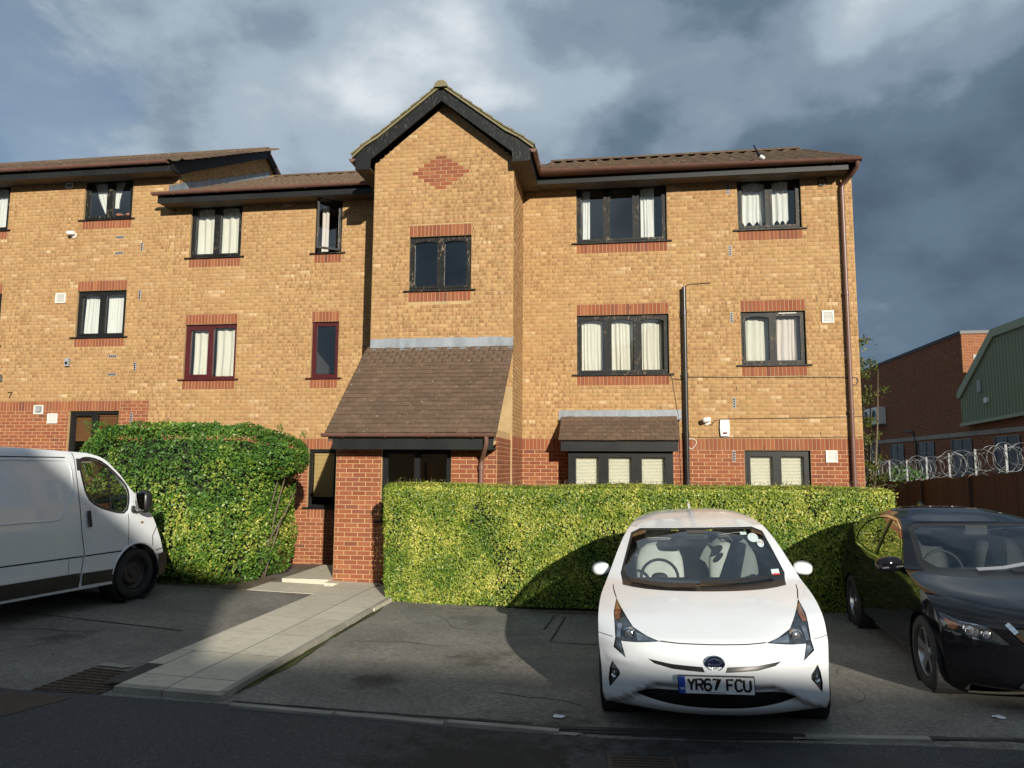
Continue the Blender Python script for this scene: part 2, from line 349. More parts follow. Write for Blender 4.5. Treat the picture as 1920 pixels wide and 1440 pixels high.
def brickwork(name, wall, rects, mt, parent, proud=.005):
    r = np.array(rects); n = len(r); d = proud+rng.uniform(-.0012, .0016, n)
    c = .004; V = np.zeros((n, 12, 3))
    ua, ub, za, zb = r.T
    corners = [(ua, 0, za), (ub, 0, za), (ub, 0, zb), (ua, 0, zb)]
    for j, (u, dd, z) in enumerate(corners): V[:, j] = np.stack(wallP(wall, u, np.full(n, -.02), z), -1)
    for j, (u, dd, z) in enumerate(corners): V[:, 4+j] = np.stack(wallP(wall, u, d-c*.6, z), -1)
    for j, (u, z) in enumerate(((ua+c, za+c), (ub-c, za+c), (ub-c, zb-c), (ua+c, zb-c))): V[:, 8+j] = np.stack(wallP(wall, u, d, z), -1)
    q = np.array([(0, 1, 5, 4), (1, 2, 6, 5), (2, 3, 7, 6), (3, 0, 4, 7), (4, 5, 9, 8), (5, 6, 10, 9), (6, 7, 11, 10), (7, 4, 8, 11), (8, 9, 10, 11)])
    F = (q[None]+12*np.arange(n)[:, None, None]).reshape(-1, 4)
    uvc = np.array([(0, 0), (1, 0), (1, 1), (0, 1)]*3, float)
    ln = (ub-ua)/BL; UV = np.tile(uvc, (n, 1, 1)); UV[:, :, 0] *= ln[:, None]
    uv = UV.reshape(-1, 2)[F.ravel()]
    rnd = np.repeat(rng.random(n), 12)
    o = link(name, arr_mesh(name, V.reshape(-1, 3), F, mt, rnd, uv), parent); tag(o, kind='stuff'); return o
def wallP(w, u, d, z):
    if w.k == 'front': return (u, w.at-d, z)
    if w.k == 'right': return (w.at+d, u, z)
    return (w.at-d, -u, z)
_bm = {}
def brick_obj(name, wall, rect, parent, mt='red brick single', proud=.005):
    ua, ub, za, zb = rect; key = (round((ub-ua)/.004), round((zb-za)/.004), mt)
    if key not in _bm:
        w, h = key[0]*.004, key[1]*.004
        _bm[key] = MB().cbox(-w/2, w/2, 0, .03, -h/2, h/2, .004).mesh(name, mt)
    return link(name, _bm[key], parent, wall.P((ua+ub)/2, proud+random.uniform(-.001, .002), (za+zb)/2), (0, 0, wall.rot))
def mortar_sheet(name, wall, regions, openings, parent, mt='mortar', depth=.11, reveal=True):
    """plane with rectangular holes; regions is a list of rects; reveals go inwards"""
    b = MB()
    for (u0, u1, z0, z1) in regions:
        us = sorted({u0, u1, *[x for o in openings for x in o[:2] if u0 < x < u1]}); zs = sorted({z0, z1, *[x for o in openings for x in o[2:] if z0 < x < z1]})
        for a, c in zip(us[:-1], us[1:]):
            for e, f in zip(zs[:-1], zs[1:]):
                mu, mz = (a+c)/2, (e+f)/2
                if any(o[0] < mu < o[1] and o[2] < mz < o[3] for o in openings): continue
                b.quad(wall.P(a, 0, e), wall.P(c, 0, e), wall.P(c, 0, f), wall.P(a, 0, f))
    if reveal:
        for (a, c, e, f) in openings:
            if not any(r[0] < (a+c)/2 < r[1] and r[2] < (e+f)/2 < r[3] for r in regions): continue
            for (p, q) in (((a, e), (c, e)), ((c, e), (c, f)), ((c, f), (a, f)), ((a, f), (a, e))):
                b.quad(wall.P(p[0], 0, p[1]), wall.P(q[0], 0, q[1]), wall.P(q[0], -depth, q[1]), wall.P(p[0], -depth, p[1]))
    key, vv, mp = {}, [], []
    for v in b.v:
        k = tuple(round(x, 4) for x in v)
        if k not in key: key[k] = len(vv); vv.append(v)
        mp.append(key[k])
    b.v = vv; b.f = [tuple(mp[i] for i in f) for f in b.f]; return b.build(name, mt, parent)
# ------------------------------------------------------------------ windows
def arch_rail(b, x0, x1, z0, z1, y0, y1, rise, n=6):
    """top rail of a sash whose lower edge is a shallow arch"""
    pts = [(x0, z1), (x1, z1)]+[(x1-(x1-x0)*i/n, z0+rise*(1-(2*i/n-1)**2)-0) for i in range(n+1)]
    b.prism(pts, 'y', y0, y1)
def window(parent, X, W, z0, z1, Y, lights, mt, sash='frame paint', arch=.035, open_light=None, sill=True, bars=.048, glass=True, recess=.055, sillmt=None):
    """frame with mullions; each light has a sash (stiles, rails) and a pane"""
    fr = MB(); y0, y1 = Y+recess, Y+recess+.06; t = bars
    fr.box(X, X+t, y0, y1, z0, z1); fr.box(X+W-t, X+W, y0, y1, z0, z1); fr.box(X+t, X+W-t, y0, y1, z1-t, z1); fr.box(X+t, X+W-t, y0, y1, z0, z0+t*.9)
    n = len(lights); cw = (W-t)/n
    for i in range(1, n): fr.box(X+i*cw, X+i*cw+t, y0-.004, y1, z0+t*.9, z1-t)
    w = fr.build('window', mt, parent)
    if sill:
        MB().prism([(Y-.045, z0-.028), (Y-.045, z0-.006), (y0, z0+.012), (y0, z0-.028)], 'x', X-.09, X+W+.09).build('sill', sillmt or mt, w)
    for i, kind in enumerate(lights):
        a, c = X+i*cw+t, X+(i+1)*cw; e, f = z0+t*.9, z1-t; s = .042
        if open_light == i:
            sb = MB(); Wd = c-a; h = f-e
            sb.box(0, s, -.02, .02, 0, h); sb.box(Wd-s, Wd, -.02, .02, 0, h); sb.box(s, Wd-s, -.02, .02, 0, s); sb.box(s, Wd-s, -.02, .02, h-s, h)
            so_ = sb.build('casement', sash, w, loc=(c, y0-.01, e), rot=(R(-4), 0, R(152)))
            so_.rotation_euler = (0, 0, 0); so_.matrix_local = Matrix.Translation((c, y0-.012, e)) @ Matrix.Rotation(R(33), 4, 'Z') @ Matrix.Rotation(R(0), 4, 'X') @ Matrix.Translation((-Wd, 0, 0))
            MB().box(s, Wd-s, -.003, .003, s, h-s).build('pane', 'window glass', so_)
            continue
        if kind == 'o':      # wooden opening sash with arched top rail
            sb = MB(); ya, yb = y0-.012, y1-.012
            sb.box(a, a+s, ya, yb, e, f); sb.box(c-s, c, ya, yb, e, f); sb.box(a+s, c-s, ya, yb, e, e+s)
            arch_rail(sb, a+s, c-s, f-s-.03, f, ya, yb, arch)
            sb.build('sash', sash, w)
        elif kind == 'p':    # plain sash
            sb = MB(); ya, yb = y0-.006, y1-.012
            sb.box(a, a+s, ya, yb, e, f); sb.box(c-s, c, ya, yb, e, f); sb.box(a+s, c-s, ya, yb, e, e+s); sb.box(a+s, c-s, ya, yb, f-s, f)
            sb.build('sash', sash, w)
        else: s = .0
        if glass: MB().box(a+s-.004, c-s+.004, y0+.022, y0+.028, e+s-.004, f-s+.004 if kind != 'o' else f-.02).build('pane', 'window glass', w)
    return w
def curtain(x0, x1, z0, z1, y, mt, label, folds=6, amp=.022, shape=None, scallop=0, group='curtains hanging behind the windows', cat='curtain'):
    """hanging cloth: wavy sheet; shape(u, v) may pull it sideways"""
    nu, nv = folds*6, 14; V = []; ph = random.uniform(0, 6)
    for j in range(nv+1):
        v = j/nv
        for i in range(nu+1):
            u = i/nu; x = x0+(x1-x0)*u; z = z0+(z1-z0)*v
            uu = u+.045*math.sin(u*7.1+ph*2)+.02*math.sin(v*3.3+ph)*(1-v)
            yy = y+amp*(.35+.65*(1-v)+.2)*(.7+.5*math.sin(u*9+ph))*math.sin(uu*folds*2*PI+ph+.5*math.sin(3*v+ph))+.006*math.sin(u*folds*5.3+ph)
            if scallop: z = z0+(z1-z0)*v+scallop*(1-v)*abs(math.cos(u*PI*3))
            if shape: x, z = shape(u, v, x, z)
            V.append((x, yy, z))
    n = nu+1; F = [(j*n+i, j*n+i+1, (j+1)*n+i+1, (j+1)*n+i) for j in range(nv) for i in range(nu)]
    o = link('curtain' if cat == 'curtain' else 'blind', arr_mesh('curtain', V, F, mt, smooth=True)); return tag(o, label, cat, group)
def blind(x0, x1, z0, z1, y, mt, label, pitch=.042):
    t = thing('blind', label, 'blind', (0, 0, 0), 0, 'slatted blinds behind the windows'); z = z1-.04
    MB().box(x0, x1, y-.015, y+.025, z1-.04, z1).build('head_rail', mt, t)
    me = MB().add([(x0, -.018, -.012), (x1, -.018, -.012), (x1, 0, .002), (x0, 0, .002), (x1, .018, .014), (x0, .018, .014)], [(0, 1, 2, 3), (3, 2, 4, 5)]).mesh('slat', mt)
    while z > z0:
        z -= pitch*.62; link('slat', me, t, (0, y, z))
    MB().tube([(x0+.1*(x1-x0), y-.02, z0), (x0+.1*(x1-x0), y-.02, z1)], .002, 5).tube([(x0+.9*(x1-x0), y-.02, z0), (x0+.9*(x1-x0), y-.02, z1)], .002, 5).build('cord', mt, t)
    return t
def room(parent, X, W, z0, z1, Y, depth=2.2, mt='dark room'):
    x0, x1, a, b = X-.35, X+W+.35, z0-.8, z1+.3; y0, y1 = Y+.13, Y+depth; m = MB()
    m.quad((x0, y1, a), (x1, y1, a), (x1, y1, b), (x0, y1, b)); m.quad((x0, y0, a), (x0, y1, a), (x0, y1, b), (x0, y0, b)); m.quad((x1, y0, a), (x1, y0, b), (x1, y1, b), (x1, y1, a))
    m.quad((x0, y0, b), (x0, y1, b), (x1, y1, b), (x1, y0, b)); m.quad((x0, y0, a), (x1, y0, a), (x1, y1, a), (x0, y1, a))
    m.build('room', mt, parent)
def gutter(name, parent, path, r=.062, mt='gutter brown', bracket=.95, fasc=None):
    """half-round channel along a level path of points; brackets and stop ends"""
    g = MB(); prof = [(math.cos(a)*r, math.sin(a)*r) for a in np.linspace(PI, 2*PI, 9)]; prof = prof+[(q[0]*.86, q[1]*.86) for q in prof[::-1]]
    path = [Vector(p) for p in path]; rings = []
    for i, p in enumerate(path):
        a = path[max(i-1, 0)]; b = path[min(i+1, len(path)-1)]; t = (b-a).normalized(); s = Vector((t.y, -t.x, 0))
        k = 1.0
        if 0 < i < len(path)-1:
            t1 = (path[i]-path[i-1]).normalized(); k = 1/max(.3, abs(t1.dot(t)))
        rings.append([p+s*q[0]*k+Vector((0, 0, q[1])) for q in prof])
    n = len(prof); g.v = [tuple(q) for c in rings for q in c]
    for i in range(len(path)-1):
        for j in range(n): g.f.append((i*n+j, i*n+(j+1) % n, (i+1)*n+(j+1) % n, (i+1)*n+j))
    g.f.append(tuple(range(n//2))); g.f.append(tuple(range((len(path)-1)*n, (len(path)-1)*n+n//2))[::-1])
    o = g.build(name, mt, parent, True, 40)
    for a, b in zip(path[:-1], path[1:]):
        L = (b-a).length; t = (b-a).normalized(); s = Vector((t.y, -t.x, 0)); k = max(1, round(L/bracket))
        for i in range(k):
            p = a+t*(L*(i+.5)/k)
            MB().tube([p+s*math.cos(q)*(r+.006)+Vector((0, 0, math.sin(q)*(r+.006))) for q in np.linspace(PI, 2*PI, 8)], .008, 5).build('bracket', mt, o)
    return o
# ================================================================== the flats
flats = thing('apartment_building', 'three storey yellow brick flats with a gabled central tower and brown tiled roof', 'building', (-2.5, 0, 0))
flats.location = (0, 0, 0)
LBK = thing('apartment_block', 'taller yellow brick block stepping up beside the flats, red brick ground floor', 'building', (0, 0, 0))
XR, XT0, XT1, XL, YT_ = 4.35, -4.545, -1.90, -9.45, -1.32
H16 = 16*BC; GH = ZS-20*BC; BT = GH+3*BC          # window height, ground-floor window head, top of the soldier band
W2, W3, W1 = 16*BL/3, 24*BL/3, 8*BL/3
XA, XB, XC, XD = -.831, 2.259, -9.086, -6.27
main = Wall('front', 0.0); tow = Wall('front', YT_); tret = Wall('right', XT1); tretl = Wall('left', XT0)
# --- openings of the right wing
T2 = ZS+FL; EAVE = 7.47
op_r = [(XA, XA+W3, T2, EAVE+.08), (XB, XB+W2, T2+2*BC, EAVE+.08), (XA, XA+W3, ZS, ZS+H16), (XB, XB+W2, ZS+2*BC, ZS+H16), (XB, XB+W2, GH-14*BC, GH), (-.97, .93, .9, GH)]
op_l = [(XC, XC+W2, T2, EAVE+.08), (XD, XD+W1, T2, EAVE+.08), (XC, XC+W2, ZS, ZS+H16), (XD, XD+W1, ZS, ZS+H16), (XD+.03, XD+W1+.03, GH-16*BC, GH)]
S3 = 3*BC
def sold_for(op, up, dn):
    r = []
    if up: r.append((op[0], op[1], op[3], op[3]+S3))
    if dn: r.append((op[0], op[1], op[2]-S3, op[2]))
    return r
sr = sold_for(op_r[0], 0, 1)+sold_for(op_r[1], 0, 1)+sold_for(op_r[2], 1, 1)+sold_for(op_r[3], 1, 1)
slw = sold_for(op_l[0], 0, 1)+sold_for(op_l[1], 0, 1)+sold_for(op_l[2], 1, 1)+sold_for(op_l[3], 1, 1)+sold_for(op_l[4], 0, 1)
band_r = (XT1, XR, GH, BT); band_l = (XL, XT0, GH, BT)
for wname, x0, x1, ops, sol, band in (('wall', XT1, XR, op_r, sr, band_r), ('wall', XL, XT0, op_l, slw, band_l)):
    mortar_sheet(wname, main, [(x0, x1, GH-.01, 7.62)], ops, flats); mortar_sheet('plinth_wall', main, [(x0, x1, -.3, GH-.01)], ops, flats, 'mortar red')
    brickwork('brickwork', main, courses(x0, x1, BT, 7.60, ops+sol), 'yellow brick', flats)
    for s in sol:
        for b in soldiers(*s): brick_obj('soldier_brick', main, b, flats)
rs = soldiers(*band_r)
for b in rs: brick_obj('soldier_brick', main, b, flats)
for b in soldiers(*band_l):
    if b[0] > -7.4: brick_obj('soldier_brick', main, b, flats)
far_red = [b for b in soldiers(*band_l) if b[0] <= -7.4]
red_r = courses(XT1, XR, 0, GH, op_r); red_l = courses(XL, XT0, 0, GH, op_l+sold_for(op_l[4], 0, 1))
for b in red_r:
    if b[3] > 1.62: brick_obj('brick', main, b, flats)
    else: far_red.append(b)
for b in red_l:
    if b[0] > -6.9 and b[1] < -4.9 and b[3] > .25 and b[2] < 1.4: brick_obj('brick', main, b, flats)
    else: far_red.append(b)
brickwork('lower_brickwork', main, far_red, 'red brick', flats)
# right gable end and back of the block (closed shell, cheap)
end = Wall('right', XR)
RY, RZ = 4.0, 9.72                                   # ridge
def gable_slope(z, a, b):
    if z <= 7.6: return a, b
    k = (z-7.6)/(RZ-.05-7.6); return a+(RY+.0-a)*k, b+(RY-b)*k
mortar_sheet('end_wall', end, [(0, 8, -.3, 7.6)], [], flats, reveal=False)
brickwork('end_brickwork', end, courses(0, 8, 0, 9.6, [], gable_slope), 'yellow brick', flats)
MB().prism([(0, 7.6), (8, 7.6), (RY, RZ-.06)], 'x', XR-.1, XR).build('end_gable', 'mortar', flats)
MB().quad((XL, 8, -.3), (XR, 8, -.3), (XR, 8, 7.6), (XL, 8, 7.6)).build('rear_wall', 'plaster', flats)
# --- the tower
WTX, WTZ0, WTZ1 = -3.842, 5.185, 5.185+14*BC
op_t = [(WTX, WTX+W2, WTZ0, WTZ1)]; APX = -3.215
def tslope(z, a, b):
    if z < 7.45: return a, b
    k = (8.70-z)/(8.70-7.62); k = max(0.0, min(1.0, k)); return max(a, APX-k*1.345), min(b, APX+k*1.33)
dia = []                                             # red diamond in the gable
k0 = round((7.484-ZS)/BC)
for r in range(-4, 5):
    n = 5-abs(r); kz = ZS+(k0-r)*BC
    for i in range(n): c = -3.268+(i-(n-1)/2)*BL; dia.append((c-BL/2, c+BL/2, kz-BC/2-BC/2, kz))
st = sold_for(op_t[0], 1, 1)
mortar_sheet('wall', tow, [(XT0, XT1, 0, 7.62)], op_t, flats)
MB().prism([(XT0, 7.62), (XT1, 7.62), (APX, 8.74)], 'y', YT_, YT_+.1).build('gable_wall', 'mortar', flats)
brickwork('brickwork', tow, courses(XT0, XT1, 3.4, 8.70, op_t+st+dia, tslope), 'yellow brick', flats)
for b in dia: brick_obj('brick', tow, (b[0]+JT/2, b[1]-JT/2, b[2]+JT/2, b[3]-JT/2), flats)
for s in st:
    for b in soldiers(*s): brick_obj('soldier_brick', tow, b, flats)
mortar_sheet('wall', tret, [(YT_, 0, GH, 7.62)], [], flats, reveal=False); mortar_sheet('plinth_wall', tret, [(YT_, 0, -.3, GH)], [], flats, 'mortar red', reveal=False)
brickwork('brickwork', tret, courses(YT_, 0, BT, 7.60, []), 'yellow brick', flats)
for b in soldiers(YT_, 0, GH, BT): brick_obj('soldier_brick', tret, b, flats)
brickwork('lower_brickwork', tret, courses(YT_, 0, 0, GH, []), 'red brick', flats)
mortar_sheet('wall', tretl, [(0, -YT_, -.3, 7.62)], [], flats, reveal=False)
brickwork('brickwork', tretl, courses(0, -YT_, 0, 7.60, []), 'yellow brick', flats)
# --- roofs
PITCH_R = math.atan2(RZ-7.62, RY+.47)
def pantile_mesh(mt='pantile', w=.30, ln=.42):
    b = MB(); n = 10; prof = []
    for i in range(n+1):
        u = i/n; prof.append((u*w*1.04, .012+.048*max(0.0, math.cos((u-.78)*2*PI*1.05))**1.2))
    for (y, dz) in ((0, .020), (ln, 0)):
        for (x, z) in prof: b.v.append((x, y, z+dz))
    for (x, z) in prof: b.v.append((x, 0, z+.020-.018))
    m = n+1
    for i in range(n): b.f.append((i, i+1, m+i+1, m+i)); b.f.append((2*m+i, 2*m+i+1, i+1, i))
    return b.mesh('roof_tile', mt, True, 50)
PT = pantile_mesh(); TW, TG = .30, .335
def tile_roof(parent, x0, x1, yE, zE, pitch, length, single_rows, name='roof_tile'):
    nx = math.ceil((x1-x0)/TW); nr = math.ceil((length-.42)/TG)+1; V0 = np.array([v.co[:] for v in PT.vertices]); F0 = np.array([p.vertices[:] for p in PT.polygons])
    Vs, Fs, k = [], [], 0; cp, sp = math.cos(pitch), math.sin(pitch)
    for r in range(nr):
        for i in range(nx):
            s = min(r*TG, length-.42); dz = random.uniform(-.004, .004)
            if r < single_rows: link(name, PT, parent, (x0+i*TW, yE+s*cp, zE+s*sp+dz), (pitch, random.uniform(-.008, .008), random.uniform(-.006, .006)))
            else:
                W = V0.copy(); y, z = W[:, 1].copy()+s, W[:, 2].copy(); W[:, 0] += x0+i*TW; W[:, 1] = yE+y*cp-z*sp; W[:, 2] = zE+y*sp+z*cp+dz
                Vs.append(W); Fs.append(F0+k); k += len(W)
    if Vs: tag(link('roof_tiling', arr_mesh('roof_tiling', np.concatenate(Vs), np.concatenate(Fs), 'pantile', smooth=True), parent), kind='stuff')
def deck(parent, x0, x1, yE, zE, yR, zR, t=.06, name='roof'):
    return MB().prism([(yE, zE), (yR, zR), (yR, zR-t), (yE, zE-t)], 'x', x0, x1).build(name, 'soffit', parent)
sl_len = math.hypot(RY+.47, RZ-7.62)
EX1 = 4.39
deck(flats, XT1+.1, EX1-.03, -.40, 7.62, RY, RZ-.02); tile_roof(flats, EX1-21*TW, EX1, -.47, 7.60, PITCH_R, sl_len, 13)
deck(flats, XL-.02, XT0, -.40, 7.62, RY, RZ-.02); tile_roof(flats, XL, -4.2, -.47, 7.60, PITCH_R, sl_len, 0)
MB().prism([(RY, RZ), (8.4, 7.6), (8.4, 7.52), (RY, RZ-.08)], 'x', XL, EX1).build('rear_roof', 'pantile', flats)
def ridge_cap(parent, x0, x1, y, z, n):
    for i in range(n):
        a = x0+(x1-x0)*i/n; w = (x1-x0)/n-.008
        MB().add([(a+d, y+math.cos(q)*.13, z+math.sin(q)*.085-.03) for d in (0, w) for q in np.linspace(0, PI, 9)], [(j, j+1, 10+j, 9+j) for j in range(8)]+[tuple(range(9)), tuple(range(9, 18))[::-1]]).build('ridge_tile', 'pantile', parent, True, 50)
ridge_cap(flats, -1.7, EX1, RY, RZ+.03, 14); ridge_cap(flats, -9.2, -4.4, RY, RZ+.03, 11)
# eaves: fascia, soffit, gutter
def eaves(parent, x0, x1, zf, yw=0.0, g=None):
    MB().box(x0, x1, yw-.40, yw-.375, zf-.02, zf+.155).build('fascia', 'black board', parent)
    MB().box(x0, x1, yw-.375, yw+.02, zf-.004, zf+.012).build('soffit', 'soffit', parent)
eaves(flats, XT1+.34, 4.19, EAVE); eaves(flats, -9.62, XT0, EAVE)
MB().prism([(-.375, EAVE), (-.40, EAVE+.15), (RY, RZ-.06), (RY, RZ-.2), (-.1, EAVE)], 'x', 4.355, 4.375).build('bargeboard', 'black board', flats)
gutter('gutter', flats, [(-1.50, -1.60, 7.655), (-1.50, -.47, 7.65), (4.40, -.47, 7.625)])
gutter('gutter', flats, [(-9.70, -.47, 7.655), (-4.86, -.47, 7.66)])
gutter('gutter', flats, [(-4.90, -1.60, 7.655), (-4.90, -.50, 7.65)])
# tower eave boxes, bargeboards, tower roof
for s, xo, xi in ((-1, -4.84, XT0), (1, -1.56, XT1)):
    a, b = min(xo, xi), max(xo, xi)
    MB().box(a, b, -1.545, 0.3, 7.452, 7.468).build('soffit', 'soffit', flats)
    f = xo-.012 if s > 0 else xo; MB().box(f, f+.012, -1.545, -.40 if s > 0 else .3, 7.455, 7.655).build('fascia', 'black board', flats)
    sl = lambda x: 8.966-.775*abs(x-APX)
    xk = APX+s*1.20
    up_ = [(APX, sl(APX)), (xk, sl(xk)), (APX+s*1.42, 7.90), (xo, 7.70)]
    lo_ = [(xo, 7.45), (xi+s*.015, 7.45), (xi+s*.005, 7.635), (APX, 8.69)]
    pts = up_+lo_
    MB().prism(pts if s > 0 else pts[::-1], 'y', -1.572, -1.547).build('bargeboard', 'barge paint', flats)
    # roof slope with its kick, and tiles stepping down the verge
    rp = [(APX, 9.0), (xk, sl(xk)+.035), (APX+s*1.44, 7.935), (xo+s*.06, 7.715)]
    MB().prism(rp+[(x, z-.035) for x, z in rp[::-1]], 'y', -1.60, 2.7).build('tower_roof', 'pantile', flats)
    seg = [Vector((x, 0, z)) for x, z in rp]; L = [(q-p).length for p, q in zip(seg[:-1], seg[1:])]; tot = sum(L); nt_ = 9
    def at(d):
        for p, q, l in zip(seg[:-1], seg[1:], L):
            if d <= l: return p+(q-p)*(d/l)
            d -= l
        return seg[-1]
    for i in range(nt_):
        p, q = at(max(0, tot*i/nt_-.02)), at(tot*(i+1)/nt_); d = (q-p).normalized(); nn = Vector((-d.z*s, 0, d.x*s)); nn = nn if nn.z > 0 else -nn
        A, B = p+nn*.012, q+nn*.036; q4 = [A, B, B-nn*.030, A-nn*.012]
        MB().prism([(v.x, v.z) for v in q4], 'y', -1.635, -1.20).build('verge_tile', 'verge tile', flats)
    MB().prism([(v[0], v[1]-.004) for v in rp]+[(x, z-.055) for x, z in rp[::-1]], 'y', -1.615, -1.575).build('verge_bedding', 'verge tile', flats)
for i in range(8):
    a = -1.66+i*.45
    MB().add([(APX+math.cos(q)*.125, a+d, 8.93+math.sin(q)*.115) for d in (0, .44) for q in np.linspace(-.1, PI+.1, 11)], [(j, j+1, 12+j, 11+j) for j in range(10)]+[tuple(range(11)), tuple(range(11, 22))[::-1]]).build('ridge_tile', 'verge tile', flats, True, 50)
MB().box(-1.80, -1.775, -1.2, -1.0, 7.448, 7.451).box(-1.74, -1.70, -.75, -.6, 7.448, 7.451).build('soffit_hole', 'frame black', flats)
# --- porch
PX0, PX1, PYF = -4.56, -1.93, -2.75; porch = Wall('front', PYF); PZ = .02
pz1 = 2.26
PIL = (PX0, -3.80); PIR = (-2.66, PX1); PGZ = ground_z(-4.2, -2.75)
for (a, b) in (PIL, PIR):
    mortar_sheet('plinth_wall', porch, [(a, b, PZ-.1, pz1)], [], flats, 'mortar red', reveal=False)
    for r in courses(a, b, PZ, pz1, []): brick_obj('brick', porch, r, flats)
pl = Wall('left', PX0); mortar_sheet('plinth_wall', pl, [(-PYF-.66, -PYF, 0, pz1)], [], flats, 'mortar red', reveal=False); brickwork('lower_brickwork', pl, courses(-PYF-.66, -PYF, 0, pz1, []), 'red brick', flats)
pr_ = Wall('right', PX1); mortar_sheet('plinth_wall', pr_, [(PYF, YT_, 0, pz1+.3)], [], flats, 'mortar red', reveal=False); brickwork('lower_brickwork', pr_, courses(PYF, YT_, 0, pz1+.2, []), 'red brick', flats)
pi_ = Wall('right', -3.80); mortar_sheet('plinth_wall', pi_, [(PYF+.0, PYF+.2, 0, pz1)], [], flats, 'mortar red', reveal=False)
mortar_sheet('plinth_wall', porch, [(-3.80, -2.66, PZ-.1, 1.08)], [], flats, 'mortar red', reveal=False)
brickwork('lower_brickwork', porch, courses(-3.80, -2.66, PZ, 1.08, []), 'red brick', flats)
w = window(flats, -3.80, 1.14, 1.11, pz1, PYF, ['x', 'x'], 'frame black', bars=.085, recess=.05)
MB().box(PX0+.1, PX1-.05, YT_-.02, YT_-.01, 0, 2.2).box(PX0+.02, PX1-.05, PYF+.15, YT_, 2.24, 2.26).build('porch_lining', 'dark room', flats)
# porch roof of plain tiles
PE, PZE, PTY, PTZ = -3.13, 2.47, YT_-.02, 4.085
ppitch = math.atan2(PTZ-PZE, PTY-PE); plen = math.hypot(PTZ-PZE, PTY-PE)
MB().prism([(PE+.05, PZE-.02), (PTY, PTZ-.03), (PTY, PTZ-.12), (PE+.05, PZE-.10)], 'x', PX0-.02, PX1+.03).build('porch_roof', 'soffit', flats)
def plain_tile(w, l, t=.016, camber=.008):
    b = MB(); n = 3
    for (z) in (t, 0):
        for (y, dz) in ((0, .026), (l, 0)):
            for i in range(n+1): u = i/n; b.v.append((u*w, y, z+dz-camber*((y/l)-.4)*0+camber*(1-(2*u-1)**2)*.4))
    m = n+1
    for i in range(n): b.f.append((i, i+1, m+i+1, m+i)); b.f.append((2*m+i, 2*m+i+1, i+1, i))
    b.f += [(0, m, 3*m, 2*m), (n, 2*m+n, 3*m+n, m+n)]
    return b.mesh('plain_tile', 'plain tile')
def plain_roof(parent, x0, x1, yE, zE, pitch, length, nx, nr, single_from=0):
    w = (x1-x0)/(nx-.5); me = plain_tile(w-.004, length/nr*1.9); g = length/nr; cp, sp = math.cos(pitch), math.sin(pitch)
    meh = plain_tile(w/2-.004, length/nr*1.9); V0 = np.array([v.co[:] for v in me.vertices]); F0 = np.array([p.vertices[:] for p in me.polygons]); Vs, Fs, k = [], [], 0
    for r in range(nr):
        off = w/2 if r % 2 else 0
        if off: link('plain_tile', meh, parent, (x0, yE+r*g*cp, zE+r*g*sp), (pitch, 0, 0))
        for i in range(nx if not off else nx-1):
            x = x0+off+i*w
            if x > x1-.02: continue
            m_ = meh if x+w > x1+.02 else me; s = r*g+random.uniform(-.004, .004); dz = random.uniform(-.001, .005)
            if r < nr-single_from or m_ is meh: link('plain_tile', m_, parent, (x, yE+s*cp, zE+s*sp+dz), (pitch+random.uniform(-.008, .012), random.uniform(-.012, .012), random.uniform(-.01, .01)))
            else:
                W = V0.copy(); y, z = W[:, 1].copy()+s, W[:, 2].copy(); W[:, 0] += x; W[:, 1] = yE+y*cp-z*sp; W[:, 2] = zE+y*sp+z*cp+dz; Vs.append(W); Fs.append(F0+k); k += len(W)
    if Vs: tag(link('upper_tiling', arr_mesh('upper_tiling', np.concatenate(Vs), np.concatenate(Fs), 'plain tile'), parent), kind='stuff')
plain_roof(flats, PX0-.05, PX1+.06, PE, PZE, ppitch, plen-.02, 16, 21, 4)
def flashing(parent, x0, x1, y, zt, zb, yb, zl, n):
    """lead: upstand against the wall, dressed out over the tiles, in overlapping lengths"""
    for i in range(n):
        a = x0+(x1-x0)*i/n; b = x0+(x1-x0)*(i+1)/n+.03; k = .003*(i % 2); m = 10; b = min(b, x1)
        V = []
        for j in range(m+1):
            x = a+(b-a)*j/m; q = .004*math.sin(j*1.9+i)
            V += [(x, y-.006-k, zt+q*.5), (x, y-.012-k+q*.5, zb), (x, yb-k, zl+q*2)]
        MB().add(V, [(3*j+t, 3*j+3+t, 3*j+4+t, 3*j+1+t) for j in range(m) for t in (0, 1)]).build('flashing', 'lead', parent, True, 40)
flashing(flats, -4.54, -1.89, YT_, 4.30, 4.12, YT_-.10, 4.065, 3)
MB().box(PX0+.06, PX1, PE+.04, PE+.065, 2.24, 2.41).build('fascia', 'black board', flats)
MB().box(PX0+.06, PX1, PE+.065, PYF+.03, 2.25, 2.262).build('soffit', 'soffit', flats)
gutter('gutter', flats, [(PX0-.10, PE-.01, 2.49), (PX1+.03, PE-.01, 2.485)], bracket=.62)
MB().tube([(PX1-.10, PE-.01, 2.47), (PX1-.10, PE-.01, 2.32), (PX1-.12, PE+.02, 2.26), (PX1-.22, PYF-.07, 2.10), (PX1-.235, PYF-.06, 2.02), (PX1-.235, PYF-.06, .1)], .036, 12).build('downpipe', 'gutter brown', flats, True, 50)
MB().lathe([(.045, -.04), (.045, .04)], 12, Matrix.Translation((PX1-.235, PYF-.06, 1.97))).build('downpipe_collar', 'gutter brown', flats, True, 50)
